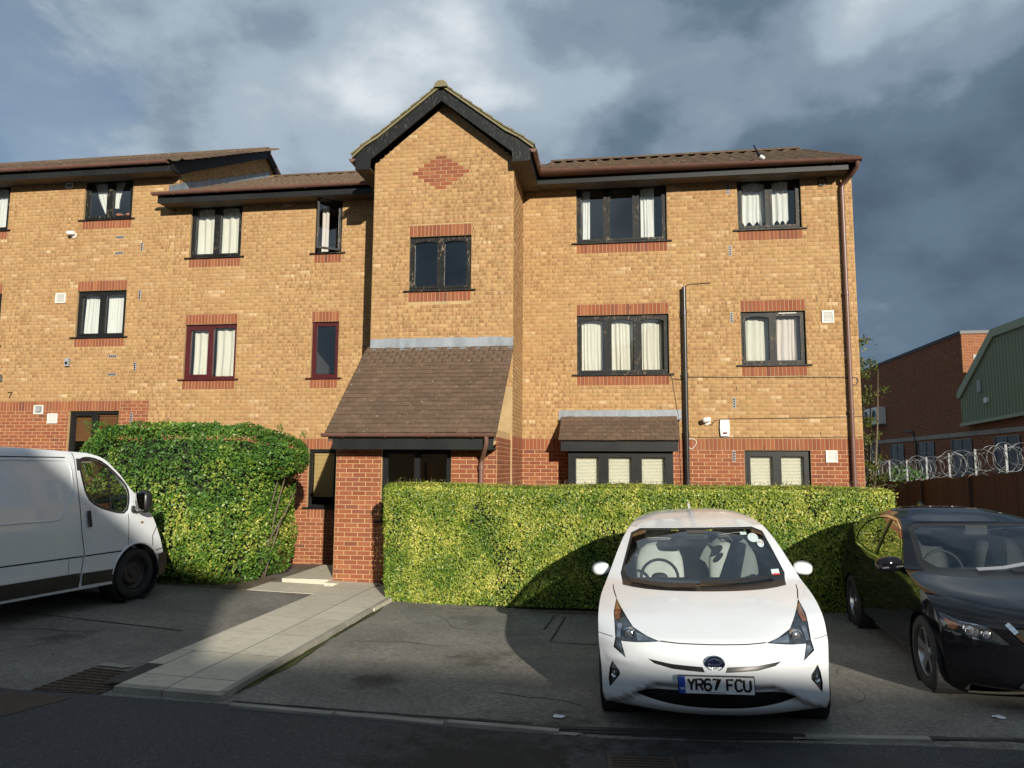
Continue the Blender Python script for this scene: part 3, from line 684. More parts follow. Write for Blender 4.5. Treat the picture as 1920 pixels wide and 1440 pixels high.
# --- bay window with its canopy
BY = -.47
bw = window(flats, -.97, 1.90, 1.0, GH, BY-.055, ['x', 'p', 'p', 'p', 'x'][1:4], 'frame black', 'frame black', bars=.10, sill=False)
MB().box(-.97, -.95, BY+.06, .0, .9, GH-.02).box(.91, .93, BY+.06, .0, .9, GH-.02).build('bay_cheek', 'frame black', flats)
MB().box(-.97, .93, BY, BY+.02, .2, 1.0).build('bay_apron', 'black board', flats)
MB().box(-1.10, 1.02, -.585, -.56, 2.27, 2.455).box(-1.10, 1.02, -.56, 0, 2.30, 2.315).box(-1.10, -1.08, -.56, 0, 2.315, 2.5).box(1.0, 1.02, -.56, 0, 2.315, 2.5).build('fascia', 'black board', flats)
cpit = math.atan2(.42, .56)
MB().prism([(-.60, 2.45), (-.02, 2.885), (-.02, 2.80), (-.55, 2.43)], 'x', -1.11, 1.03).build('canopy', 'soffit', flats)
plain_roof(flats, -1.135, 1.05, -.635, 2.445, cpit, math.hypot(.42, .58), 13, 6)
flashing(flats, -1.18, 1.13, 0, 3.065, 2.90, -.09, 2.865, 2)
# --- windows, rooms, curtains of the flats
cw = 'white net curtain '
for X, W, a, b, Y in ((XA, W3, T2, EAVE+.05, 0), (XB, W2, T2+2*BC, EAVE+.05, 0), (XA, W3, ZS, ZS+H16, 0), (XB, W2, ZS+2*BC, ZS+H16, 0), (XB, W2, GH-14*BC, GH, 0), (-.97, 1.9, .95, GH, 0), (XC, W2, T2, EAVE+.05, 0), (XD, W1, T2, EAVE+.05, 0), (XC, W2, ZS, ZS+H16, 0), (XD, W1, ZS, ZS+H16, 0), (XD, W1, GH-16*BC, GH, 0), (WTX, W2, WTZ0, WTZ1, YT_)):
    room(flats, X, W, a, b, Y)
window(flats, XA, W3, T2, EAVE+.07, 0, ['o', 'o', 'o'], 'frame paint'); window(flats, XB, W2, T2+2*BC, EAVE+.07, 0, ['o', 'o'], 'frame paint')
window(flats, XA, W3, ZS, ZS+H16, 0, ['o', 'o', 'o'], 'frame paint'); window(flats, XB, W2, ZS+2*BC, ZS+H16, 0, ['o', 'p'], 'frame paint')
window(flats, XB, W2, GH-14*BC, GH, 0, ['p', 'p'], 'frame black', 'frame black', bars=.07)
window(flats, XC, W2, T2, EAVE+.07, 0, ['o', 'o'], 'frame paint'); window(flats, XD, W1, T2, EAVE+.07, 0, ['o'], 'frame paint', open_light=0)
window(flats, XC, W2, ZS, ZS+H16, 0, ['p', 'x'], 'frame maroon', 'frame maroon', bars=.07); window(flats, XD, W1, ZS, ZS+H16, 0, ['x'], 'frame maroon', bars=.085)
window(flats, XD+.03, W1, GH-16*BC, GH, 0, ['x'], 'frame black', bars=.06)
window(flats, WTX, W2, WTZ0, WTZ1, YT_, ['o', 'o'], 'frame paint')
MB().box(XB+.70, XB+1.02, .043, .05, ZS+H16-.04, ZS+H16-.028).build('trickle_vent', 'white plastic', flats)
cy = .185
def rag(u, v, x, z): return (x, z)
curtain(XA+.10, XA+.26, T2+.08, EAVE+.05, cy, 'curtain white', 'narrow white curtain drawn to the side of the top floor three light window, tower side', 3)
curtain(XA+1.26, XA+1.52, T2+.08, EAVE+.05, cy, 'curtain white', 'white curtain hanging in the top floor three light window, drainpipe side', 4)
curtain(XB+.09, XB+.54, T2+2*BC+.10, EAVE+.02, cy, 'curtain white', 'white lace curtain with torn scalloped hem, top floor window under the eaves corner', 5, scallop=.10)
curtain(XB+.64, XB+.97, T2+2*BC+.12, EAVE+.02, cy, 'curtain white', 'narrow white lace curtain with three round motifs at its hem', 3, scallop=.09)
for i in range(3): curtain(XA+.09+i*.58, XA+.50+i*.58, ZS+.07, ZS+H16-.06, cy+.01*i, 'curtain cream', ['cream net curtain in first floor three light window, light nearest the tower', 'cream net curtain in the middle light of the first floor window', 'cream net curtain in first floor three light window, light beside the black pipe'][i], 5)
curtain(XB+.10, XB+.53, ZS+2*BC+.07, ZS+H16-.10, cy, 'curtain cream', 'sagging white curtain behind the peeling sash of the first floor window by the vent', 4, amp=.012)
curtain(XB+.66, XB+1.10, ZS+2*BC+.07, ZS+H16-.05, cy, 'curtain pink', 'gathered curtain with a pinkish top behind the newer black sash', 5)
MB().box(XB+.66, XB+1.06, cy-.04, cy-.03, ZS+H16-.22, ZS+H16-.10)
blind(XB+.07, XB+.56, GH-14*BC, GH-.07, .14, 'blind cream', 'cream slatted blind, ground floor window beside the brown downpipe, light nearer the bay')
blind(XB+.63, XB+1.10, GH-14*BC, GH-.07, .14, 'blind cream', 'cream slatted blind, ground floor window beside the brown downpipe, light nearer the vent')
for i in range(3): blind(-.86+i*.605, -.36+i*.605, 1.05, GH-.08, BY+.10, 'blind cream', ['cream slatted blind in the canopied bay window, light nearest the tower', 'cream slatted blind in the middle light of the canopied bay window', 'cream slatted blind in the canopied bay window, light nearest the black pipe'][i])
for i in range(2): curtain(XC+.08+i*.56, XC+.55+i*.56, T2+.07, EAVE+.04, cy, 'curtain cream', ['cream curtain in the top floor two light window, light beside the taller block', 'cream curtain in the top floor two light window, light nearer the open casement'][i], 3, .03)
for i in range(2): curtain(XC+.12+i*.50, XC+.52+i*.56, ZS+.08, ZS+H16-.07, cy, 'curtain cream', ['cream curtain behind the opening sash of the maroon framed window', 'cream curtain behind the fixed light of the maroon framed window'][i], 3, .035)
curtain(XD+.08, XD+.24, T2+.03, EAVE-.05, cy-.05, 'curtain pink', 'pale curtain blowing in the open casement under the eaves', 2, .03)
MB().box(XD+.10, XD+.36, .5, .52, ZS+.05, ZS+.62)
blind(XD+.10, XD+W1-.03, GH-13*BC, GH-.07, .15, 'blind tan', 'tan slatted blind half lowered in the ground floor window beside the porch pillar')
# ================================================================== the taller block at the end
DE = 13*BC; LZ = ZS+DE; LH = 14*BC; LGH = LZ+LH-36*BC; LBT = LGH+3*BC; LEAVE = 8.17; XF = -17.7
XE = -11.663; XG = -14.68
op_b = [(XE, XE+W2, LZ+FL, LEAVE+.08), (XE, XE+W2, LZ, LZ+LH), (XE, XE+W2, LGH-14*BC, LGH), (XG, XG+W2, LZ+FL-2*BC, LEAVE+.08), (XG, XG+W2, LZ-2*BC, LZ+LH)]
sb_ = sold_for(op_b[0], 0, 1)+sold_for(op_b[1], 1, 1)+sold_for(op_b[3], 0, 1)+sold_for(op_b[4], 1, 1)
XRD = -9.81
mortar_sheet('wall', main, [(XF, XL, LGH-.01, 8.30)], op_b, LBK); mortar_sheet('plinth_wall', main, [(XF, XL, -.3, LGH-.01)], op_b, LBK, 'mortar red')
brickwork('brickwork', main, courses(XF, XL, LBT, 8.28, op_b+sb_)+courses(XRD, XL, 1.5, LBT, []), 'yellow brick', LBK)
for s in sb_+[(XF, XE+W2+.02, LGH, LBT)]:
    for b in soldiers(*s): brick_obj('soldier_brick', main, b, LBK)
nr_ = 0; rest = []
for b in courses(XE+W2+.02, XRD, LGH, LBT, [])+courses(XF, XRD, 0, LGH, op_b):
    if b[2] > 2.0 and nr_ < 300 and b[1] > -13.8: brick_obj('brick', main, b, LBK); nr_ += 1
    else: rest.append(b)
brickwork('lower_brickwork', main, rest, 'red brick', LBK)
LRY, LRZ = 3.75, 10.40; lp = math.atan2(LRZ-8.32, LRY+.47)
deck(LBK, XF, -9.36, -.40, 8.34, LRY, LRZ-.02); tile_roof(LBK, -9.30-28*TW, -9.30, -.47, 8.31, lp, math.hypot(LRY+.47, LRZ-8.32), 10)
MB().prism([(LRY, LRZ), (8, 8.31), (8, 8.23), (LRY, LRZ-.08)], 'x', XF, -9.30).build('rear_roof', 'pantile', LBK)
ridge_cap(LBK, XF, -9.30, LRY, LRZ+.03, 19)
MB().prism([(0, -.3), (8, -.3), (8, 8.2), (LRY, LRZ-.06), (0, 8.25)], 'x', XF, XF+.1).build('end_wall', 'plaster', LBK)
eaves(LBK, XF, -9.36, LEAVE); gutter('gutter', LBK, [(XF, -.47, 8.365), (-9.40, -.47, 8.355)])
MB().prism([(-.375, LEAVE), (-.40, LEAVE+.16), (LRY, LRZ-.02), (8.05, 8.28), (8.05, 8.10), (LRY, LRZ-.2), (-.12, LEAVE+.02)], 'x', -9.345, -9.32).build('bargeboard', 'black board', LBK)
gab = Wall('right', XL+.03)
def lgs(z, a, b):
    if z <= LEAVE: return a, b
    k = (z-LEAVE)/(LRZ-.1-LEAVE); return a+(LRY-a)*k, b+(LRY-b)*k
MB().prism([(0, 7.4), (8, 7.4), (8, LEAVE+.05), (LRY, LRZ-.08), (0, LEAVE+.05)], 'x', XL-.1, XL+.03).build('end_wall', 'mortar', LBK)
brickwork('end_brickwork', gab, courses(0, 8, 7.5, 10.3, [], lgs), 'yellow brick', LBK)
for i in range(5):
    a, b = -.36+i*.87, -.36+(i+1)*.87+.05; z = lambda y: 7.66+(y+.40)*math.tan(PITCH_R)
    MB().add([(XL+.045+.002*(i % 2), a, z(a)+.02), (XL+.045, b, z(b)+.02), (XL+.045, b, z(b)+.19), (XL+.045, a, z(a)+.17), (XL+.21, a, z(a)+.03), (XL+.21, b, z(b)+.03)], [(0, 1, 2, 3), (4, 5, 1, 0)]).build('flashing', 'lead', LBK)
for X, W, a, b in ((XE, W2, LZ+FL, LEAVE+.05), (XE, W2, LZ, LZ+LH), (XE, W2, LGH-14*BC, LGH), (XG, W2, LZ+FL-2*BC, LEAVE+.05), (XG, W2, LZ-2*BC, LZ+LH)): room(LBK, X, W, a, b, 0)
window(LBK, XE, W2, LZ+FL, LEAVE+.07, 0, ['o', 'o'], 'frame paint'); window(LBK, XE, W2, LZ, LZ+LH, 0, ['o', 'p'], 'frame black', 'frame black')
window(LBK, XE, W2, LGH-14*BC, LGH, 0, ['p', 'x'], 'frame black', 'frame black', bars=.06)
window(LBK, XG, W2, LZ+FL-2*BC, LEAVE+.07, 0, ['o', 'o'], 'frame paint'); window(LBK, XG, W2, LZ-2*BC, LZ+LH, 0, ['o', 'o'], 'frame paint')
def swoop(u, v, x, z): return (XE+.58-(XE+.58-x)*(v**.55*.94+.06), z)
def swoop2(u, v, x, z): return (XE+.63+(x-XE-.63)*(.42+.58*v*v), z)
curtain(XE+.10, XE+.56, LZ+FL+.06, LEAVE+.03, cy, 'curtain white', 'white curtain tied back to the mullion, top floor of the taller block', 4, .018, swoop)
curtain(XE+.63, XE+.87, LZ+FL+.30, LEAVE+.03, cy, 'curtain white', 'short ragged white curtain above the flower pots, top floor of the taller block', 3, .018, swoop2)
for i in range(2): curtain(XE+.08+i*.56, XE+.54+i*.56, LZ+.06, LZ+LH-.07, cy, 'curtain white', ['white net curtain in the taller block, first floor, light beside the square vent', 'white net curtain in the taller block, first floor, light with the pot plant'][i], 7)
curtain(XG+.62, XG+1.12, LZ+FL-2*BC+.06, LEAVE+.03, cy, 'curtain white', 'white curtain in the top floor window cut off by the picture edge', 5)
blind(XE+.07, XE+.54, LGH-.62, LGH-.06, .15, 'blind brown', 'brown slatted blind half raised behind the van, ground floor of the taller block')
blind(XE+.62, XE+1.1, LGH-.58, LGH-.06, .15, 'blind brown', 'brown slatted blind behind the part open ground floor window above the bush')
for i, x in enumerate((XE+.78, XE+1.02)):
    t = thing('flower_pot', ['terracotta pot with a small plant standing by the mullion on the top sill', 'terracotta pot with a small plant at the end of the top sill'][i], 'plant pot', (x, .16, LZ+FL+.045), 0, 'plant pots on the sill')
    MB().lathe([(.0, 0), (.065, 0), (.085, .075), (.09, .075), (.09, .095), (.078, .095), (.07, .08), (0, .08)], 14).build('pot', 'terracotta', t, True, 40)
    lf = MB()
    for k in range(26):
        a = random.uniform(0, 6.3); r = random.uniform(.02, .08); z = random.uniform(.09, .19); s = .022; c = Vector((r*math.cos(a), r*math.sin(a)*.5, z)); d = Vector((math.cos(a), math.sin(a), random.uniform(-.2, .9))).normalized()*s; e = Vector((-math.sin(a), math.cos(a), 0))*s*.6
        lf.quad(c-d, c+e, c+d, c-e)
    LEAFPOT = lf; lf.build('leaves', 'pot leaf', t)
# ================================================================== paths, kerbs, covers
def paving_mat():
    s = Nodes('paving'); p = s.pos(); a = s.n('ShaderNodeObjectInfo').outputs['Random']; c = s.mix(s.noise(p, 2.5, 5), (.51, .475, .38), (.61, .57, .465)); c = s.mix(s.math('MULTIPLY', a, .40), c, (.39, .36, .29))
    c = s.mix(s.ramp(s.noise(p, 7, 6, .7), (.50, 0), (.75, .45)), c, (.22, .20, .16)); c = s.mix(s.ramp(s.noise(p, 60, 3, .6), (.55, 0), (.7, .25)), c, (.20, .19, .16)); s.bsdf(c, .9, 0, s.bump(s.noise(p, 90, 3), .3, .003), .2)
paving_mat()
simple('kerb', (.24, .225, .19), (.33, .31, .265), 3, .92, bump=.4, bscale=60, spec=.2)
simple('iron cover', (.055, .040, .030), (.085, .06, .042), 9, .7, .3, bump=.5, bscale=70)
simple('moss', (.055, .075, .012), (.09, .10, .03), 20, .95, bump=1, bscale=80, bdist=.01)
simple('soil', (.10, .075, .05), (.16, .12, .08), 9, .98, bump=1, bscale=40, bdist=.03)
simple('paper', (.72, .74, .78), None, rough=.8)
simple('old tar', (.035, .034, .033), (.055, .053, .05), 4, .9, bump=.5, bscale=80)
path = bpy.data.objects.new('path', None); col.objects.link(path); tag(path, kind='structure')
def slab(x0, x1, y0, y1, h=.05, parent=path, mt='paving', name='paving_slab', z=None):
    g = .005; c = .001; b = MB(); P = [(x0+g, y0+g), (x1-g, y0+g), (x1-g, y1-g), (x0+g, y1-g)]; cx, cy_ = (x0+x1)/2, (y0+y1)/2; dz = 0.0
    zz = [(ground_z(*p) if z is None else z)+h+dz for p in P]
    V = [(p[0], p[1], q-.12) for p, q in zip(P, zz)]+[(p[0], p[1], q-c) for p, q in zip(P, zz)]+[(p[0]+(c if p[0] < cx else -c), p[1]+(c if p[1] < cy_ else -c), q) for p, q in zip(P, zz)]
    F = [(i, (i+1) % 4, 4+(i+1) % 4, 4+i) for i in range(4)]+[(4+i, 4+(i+1) % 4, 8+(i+1) % 4, 8+i) for i in range(4)]+[(8, 9, 10, 11)]
    b.add(V, F); return b.build(name, mt, parent)
for a, b, e, f_ in ((-4.36, -3.24, -8.32, -3.0), (-4.36, -4.3, -3.70, -2.97)):
    MB().add([(x, y, ground_z(x, y)+.0494) for x, y in ((a, e), (b, e), (b, f_), (a, f_))], [(0, 1, 2, 3)]).build('bedding', 'old tar', path)
yj = [-8.33, -8.02, -7.20, -6.34, -5.47, -4.64, -3.80, -3.02]
for i, (a, b) in enumerate(zip(yj[:-1], yj[1:])):
    slab(-4.37 if i > 1 else -4.2, -3.765, a, b); slab(-3.765, -3.30 if i < 5 else -3.22, a, b)
slab(-4.37, -4.2, -7.72, -7.20)
for a, b in ((-5.0, -4.37), (-5.6, -5.0)): slab(a, b, -3.72, -2.95, .005)
slab(-4.6, -3.765, -3.02, -2.72); slab(-5.45, -4.58, -2.95, -2.3, .0)
for i in range(5): slab(-3.30, -3.235, -8.33+i*.92, -8.33+(i+1)*.92, .055, path, 'kerb', 'kerb_stone')
for a, b in ((-4.2, -3.76), (-3.76, -3.235)): slab(a, b, -8.42, -8.33, .05, path, 'kerb', 'kerb_stone')
step = bpy.data.objects.new('doorstep', None); tag(step, 'raised concrete doorstep slab beside the brick porch pillar', 'step'); col.objects.link(step)
slab(-5.35, -4.58, -2.90, -1.25, .16, step, 'paving', 'step_slab', .04); 
for i in range(4): slab(-5.33+i*.19, -5.33+(i+1)*.19-.008, -2.88, -2.80, .115, step, 'red brick single', 'brick', .03)
tag(slab(-6.6, -4.6, -2.8, 0, .03, None, 'soil', 'flower_bed', .0), kind='structure')
tag(slab(-8.7, -5.5, -3.75, -2.6, .012, None, 'soil', 'flower_bed'), kind='structure')
tag(slab(-3.2, 3.7, -3.95, -2.3, .02, None, 'soil', 'flower_bed', .0), kind='structure')
# row of old edging stones crossing the yard, broken in places
edge = bpy.data.objects.new('edging', None); col.objects.link(edge); tag(edge, kind='structure')
x = -3.1
while x < 2.0:
    w = .88; y = -8.47+.03*(x+3.1)
    if not (-.75 < x < 1.1):
        o = slab(x, x+w-.02, y-.075, y+.0, .022+random.uniform(-.006, .006), edge, 'kerb', 'edging_stone')
    x += w
def rough_patch(name, pts, h, mt, kind='structure', wob=.03):
    out = []; n = len(pts)
    for i in range(n):
        a, b = Vector(pts[i]), Vector(pts[(i+1) % n]); k = max(2, int((b-a).length/.07))
        for j in range(k):
            p = a+(b-a)*(j/k); out.append((p.x+random.uniform(-wob, wob), p.y+random.uniform(-wob, wob)))
    b = MB(); b.v = [(p[0], p[1], ground_z(*p)+h) for p in out]; c = (sum(p[0] for p in out)/len(out), sum(p[1] for p in out)/len(out)); b.v.append((*c, ground_z(*c)+h)); m = len(out)
    b.f = [(i, (i+1) % m, m) for i in range(m)]; o = b.build(name, mt); tag(o, kind=kind); return o
rough_patch('tar_strip', [(-3.15, -8.40), (-1.6, -8.36), (-.7, -8.32), (-.7, -8.28), (-1.6, -8.33), (-3.15, -8.37)], .005, 'old tar', wob=.008)
rough_patch('tar_strip', [(-.75, -8.40), (.5, -8.45), (2.2, -8.36), (6, -8.36), (6, -8.29), (2.2, -8.30), (.5, -8.37), (-.75, -8.33)], .005, 'old tar', wob=.012)
rough_patch('tar_patch', [(-.9, -9.9), (-.25, -8.9), (1.2, -8.62), (2.4, -8.9), (2.2, -10.4), (.3, -11)], .008, 'old tar')
rough_patch('moss_strip', [(-3.23, -8.2), (-3.19, -7.9), (-3.14, -7.4), (-3.17, -6.6), (-3.20, -5.6), (-3.18, -4.6), (-3.23, -4.2)], .006, 'moss', 'stuff', .018)
rough_patch('concrete_scrap', [(1.2, -8.43), (1.75, -8.40), (1.85, -8.33), (1.25, -8.33)], .012, 'kerb', wob=.01)
rough_patch('concrete_scrap', [(-.95, -8.48), (-.35, -8.50), (-.3, -8.44), (-.9, -8.42)], .010, 'kerb', wob=.012)
rough_patch('concrete_scrap', [(-4.85, -7.78), (-4.55, -7.80), (-4.5, -7.72), (-4.8, -7.68)], .012, 'kerb', wob=.015)
for a, b in (((-.95, -5.0), (-.9, -4.1)), ((-.82, -5.6), (-.75, -4.15)), ((-.82, -5.6), (-.2, -5.62)), ((-4.9, -6.3), (-8, -5.9))):
    a, b = Vector(a), Vector(b); n = Vector((-(b-a).y, (b-a).x)).normalized()*.012; rough_patch('tar_strip', [a-n, b-n, b+n, a+n], .004, 'old tar', wob=.006)
def crack(x, y, ang, n, w=.010):
    P = [(x, y)]
    for i in range(n): ang += random.uniform(-.5, .5); x += math.cos(ang)*.13; y += math.sin(ang)*.13; P.append((x, y))
    b = MB()
    for i, (px, py) in enumerate(P):
        k = w*(1-abs(2*i/len(P)-1)**3)*random.uniform(.4, 1)+.001; b.v += [(px, py-k, ground_z(px, py)+.0035), (px, py+k, ground_z(px, py)+.0035)]
    b.f = [(2*i, 2*i+2, 2*i+3, 2*i+1) for i in range(len(P)-1)]; tag(b.build('crack', 'old tar'), kind='structure')
for q in ((-3.0, -6.2, .2, 9), (-2.4, -4.6, -.9, 8), (-7.2, -6.9, .1, 14), (-5.9, -5.2, -.7, 9), (.0, -4.9, -1.4, 12), (2.1, -6.3, -1.2, 10), (-1.2, -7.6, .3, 7), (-6.5, -8.0, .15, 10)): crack(*q)
def cover(label, pts, ribs):
    c = Vector((sum(p[0] for p in pts)/4, sum(p[1] for p in pts)/4)); g = ground_z(*c); t = thing('manhole_cover', label, 'manhole cover', (c.x, c.y, g), 0, 'iron covers let into the yard')
    P = [Vector(p)-c for p in pts]
    zc = [ground_z(*p)-g for p in pts]
    MB().add([(p.x, p.y, z-.03) for p, z in zip(P, zc)]+[(p.x, p.y, z+.008) for p, z in zip(P, zc)], [(4, 5, 6, 7)]+[(i, (i+1) % 4, 4+(i+1) % 4, 4+i) for i in range(4)]).build('lid', 'iron cover', t)
    for i in range(ribs):
        for j in range(ribs):
            if ribs < 3: continue
            u, v = (i+.5)/ribs, (j+.5)/ribs; q = (P[0]*(1-u)+P[1]*u)*(1-v)+(P[3]*(1-u)+P[2]*u)*v; s = .024; k = ground_z(q.x+c.x, q.y+c.y)-g+.008
            MB().box(q.x-s, q.x+s, q.y-s*.45, q.y+s*.45, k, k+.007).build('stud', 'iron cover', t)
cover('rusty flat iron cover in the yard, cut off by the picture edge', [(-5.2, -9.15), (-4.56, -9.12), (-4.40, -8.64), (-5.0, -8.62)], 1)
cover('studded iron cover set in broken concrete beside the paved path', [(-4.85, -8.55), (-4.25, -8.5), (-4.3, -7.88), (-4.82, -7.84)], 9)
t = thing('drain_grate', 'iron drain grate in damp tarmac in front of the white hatchback', 'drain', (.12, -9.0, .006), R(4))
for i in range(7): MB().box(-.2, .2, -.15+i*.045, -.125+i*.045, 0, .012).build('bar', 'iron cover', t)
MB().box(-.23, -.2, -.18, .18, 0, .012).box(.2, .23, -.18, .18, 0, .012).build('rim', 'iron cover', t); MB().quad((-.2, -.17, .001), (.2, -.17, .001), (.2, .17, .001), (-.2, .17, .001)).build('well', 'frame black', t)
for i, (x, y, rz, lb) in enumerate(((-.515, -8.1, .3, 'crumpled white paper scrap on the tarmac near the broken edging'), (2.85, -7.85, -.5, 'white paper scrap on the tarmac beside the black hatchback'))):
    b = MB(); n = 4
    for j in range(n+1):
        for k in range(n+1): b.v.append(((k/n-.5)*.09, (j/n-.5)*.06, .006+random.uniform(0, .012)))
    b.f = [(j*5+k, j*5+k+1, j*5+k+6, j*5+k+5) for j in range(n) for k in range(n)]
    tag(b.build('paper_scrap', 'paper', None, loc=(x, y, ground_z(x, y)), rot=(0, 0, rz)), lb, 'litter')
# ================================================================== hedges
def leaf_mat(name, ca, cb, cc, cut):
    s = Nodes(name); a = s.n('ShaderNodeAttribute', attribute_name='rnd').outputs['Fac']; p = s.pos()
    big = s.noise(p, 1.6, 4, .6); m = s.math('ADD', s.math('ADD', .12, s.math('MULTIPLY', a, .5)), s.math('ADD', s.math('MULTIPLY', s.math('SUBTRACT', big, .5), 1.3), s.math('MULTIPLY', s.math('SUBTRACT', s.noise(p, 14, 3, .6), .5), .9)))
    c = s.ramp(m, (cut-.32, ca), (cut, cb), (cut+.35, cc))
    d = s.n('ShaderNodeBsdfPrincipled'); s.l(c, d.inputs['Base Color']); d.inputs['Roughness'].default_value = .42; d.inputs['Specular IOR Level'].default_value = .35
    t = s.n('ShaderNodeBsdfTranslucent'); s.l(c, t.inputs[0]); m2 = s.n('ShaderNodeMixShader'); m2.inputs[0].default_value = .22
    s.l(d.outputs[0], m2.inputs[1]); s.l(t.outputs[0], m2.inputs[2]); s.l(m2.outputs[0], s.out.inputs[0])
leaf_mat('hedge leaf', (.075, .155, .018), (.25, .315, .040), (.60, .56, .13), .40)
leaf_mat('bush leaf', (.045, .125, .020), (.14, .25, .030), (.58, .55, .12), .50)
leaf_mat('tree leaf', (.05, .08, .012), (.11, .13, .02), (.25, .16, .03), .5)
simple('dead leaf', (.20, .13, .05), (.11, .07, .03), 60, .8)
simple('twig', (.10, .075, .05), (.15, .12, .085), 20, .9)
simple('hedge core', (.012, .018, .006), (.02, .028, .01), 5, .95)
def leaves(P, N, size, spread=.9, tilt=None):
    """rhombic leaves at P, loosely facing N: arrays (n,3)"""
    n = len(P); D = N+rng.normal(0, spread, (n, 3)); D /= np.linalg.norm(D, axis=1)[:, None]
    A = rng.normal(0, 1, (n, 3)); A[:, 2] += .5; A -= D*(A*D).sum(1)[:, None]; A /= np.linalg.norm(A, axis=1)[:, None]; B = np.cross(D, A)
    s = size*rng.uniform(.5, 1.35, n)[:, None]
    V = np.stack([P-A*s, P+B*s*.52-A*s*.1+D*s*.12, P+A*s, P-B*s*.52-A*s*.1+D*s*.12], 1).reshape(-1, 3)
    return V, np.arange(4*n).reshape(-1, 4), np.repeat(rng.random(n), 4)
def vnoise(P, sc, seed):
    r = np.random.default_rng(seed); out = 0
    for k in range(5): d = r.normal(0, 1, 3)*sc; out = out+np.sin(P@d+r.uniform(0, 6))
    return out/5
def hedge():
    t = thing('hedge', 'long clipped yellow green hedge running in front of the flats, behind the cars', 'hedge', (0, -3.3, 0)); t.location = (0, 0, 0)
    X0, X1, D, H = -3.40, 3.62, 1.15, 1.72; f = lambda x: -3.93+.028*(x+3.4)
    pts, nrm = [], []
    def emit(P, Nn): pts.append(P); nrm.append(Nn)
    n = 84000; x = rng.uniform(X0, X1, n); z = rng.uniform(0.06, H, n); emit(np.stack([x, f(x), z], 1), np.tile((0, -1., .25), (n, 1)))
    n = 36000; x = rng.uniform(X0, X1, n); y = rng.uniform(0, D, n); emit(np.stack([x, f(x)+y, np.full(n, H)], 1), np.tile((0, -.15, 1.), (n, 1)))
    for s, X in ((-1, X0), (1, X1)):
        n = 9000; y = rng.uniform(0, D, n); z = rng.uniform(.06, H, n); emit(np.stack([np.full(n, X), f(X)+y, z], 1), np.tile((s, 0, .2), (n, 1)))
    P = np.concatenate(pts); N = np.concatenate(nrm)
    # rounded edges and an uneven clipped face
    C = np.stack([np.clip(P[:, 0], X0+.12, X1-.12), np.clip(P[:, 1], f(P[:, 0])+.12, f(P[:, 0])+D-.12), np.minimum(P[:, 2], H-.12)], 1); Dv = P-C; L = np.linalg.norm(Dv, axis=1)[:, None]; Dv /= np.maximum(L, 1e-6)
    low = np.clip((.35-P[:, 2])/.35, 0, 1)
    depth = .12-np.abs(rng.normal(0, .035, len(P)))+.030*vnoise(P, 3.0, 1)+.018*vnoise(P, 9.0, 2)-.05*low+.02*np.exp(-((P[:, 0]-X0)/.7)**2)*(P[:, 2] > H-.2)
    twig = rng.random(len(P)) < .012; depth = depth+twig*rng.uniform(.02, .07, len(P))
    P = C+Dv*depth[:, None]; keep = (P[:, 2] > .03) & ~((vnoise(P, 5.0, 5) > .42) & (rng.random(len(P)) < .5))
    P, N = P[keep], (Dv+N)[keep]
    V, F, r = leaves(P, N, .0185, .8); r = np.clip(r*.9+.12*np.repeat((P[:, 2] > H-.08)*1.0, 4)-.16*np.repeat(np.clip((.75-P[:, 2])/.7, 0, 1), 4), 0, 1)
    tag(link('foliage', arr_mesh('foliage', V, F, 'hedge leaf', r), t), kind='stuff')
    hc = MB(); hc.add([(x, f(x)+q, z) for x in (X0+.08, X1-.08) for q, z in ((.10, .02), (D-.1, .02), (D-.11, H-.10), (.11, H-.10))], [(0, 1, 2, 3), (7, 6, 5, 4), (0, 4, 5, 1), (1, 5, 6, 2), (2, 6, 7, 3), (3, 7, 4, 0)]); hc.build('dark_core', 'hedge core', t)  # solid dark box added inside the hedge to block the gaps between leaves
    st = MB()
    for i in range(34):
        x = X0+.12+i*(X1-X0-.24)/33; y = f(x)+.12+random.uniform(0, .1); st.tube([(x, y, 0), (x+random.uniform(-.05, .05), y, .12), (x+random.uniform(-.1, .1), y-.04, .25)], .009, 5)
    for i in range(260):
        x = random.uniform(X0, X1); y = f(x)+random.uniform(.0, D); z0 = H-.06; a = random.uniform(-.5, .5); L = random.uniform(.05, .15); st.tube([(x, y, z0), (x+a*L, y+random.uniform(-.3, .3)*L, z0+L)], .0025, 3, cap=False)
        z = random.uniform(.1, H); st.tube([(x, f(x)+.05, z), (x+random.uniform(-.06, .06), f(x)-.03, z+random.uniform(-.02, .07))], .003, 3, cap=False)
    tag(st.build('stems', 'twig', t), kind='stuff')
hedge()
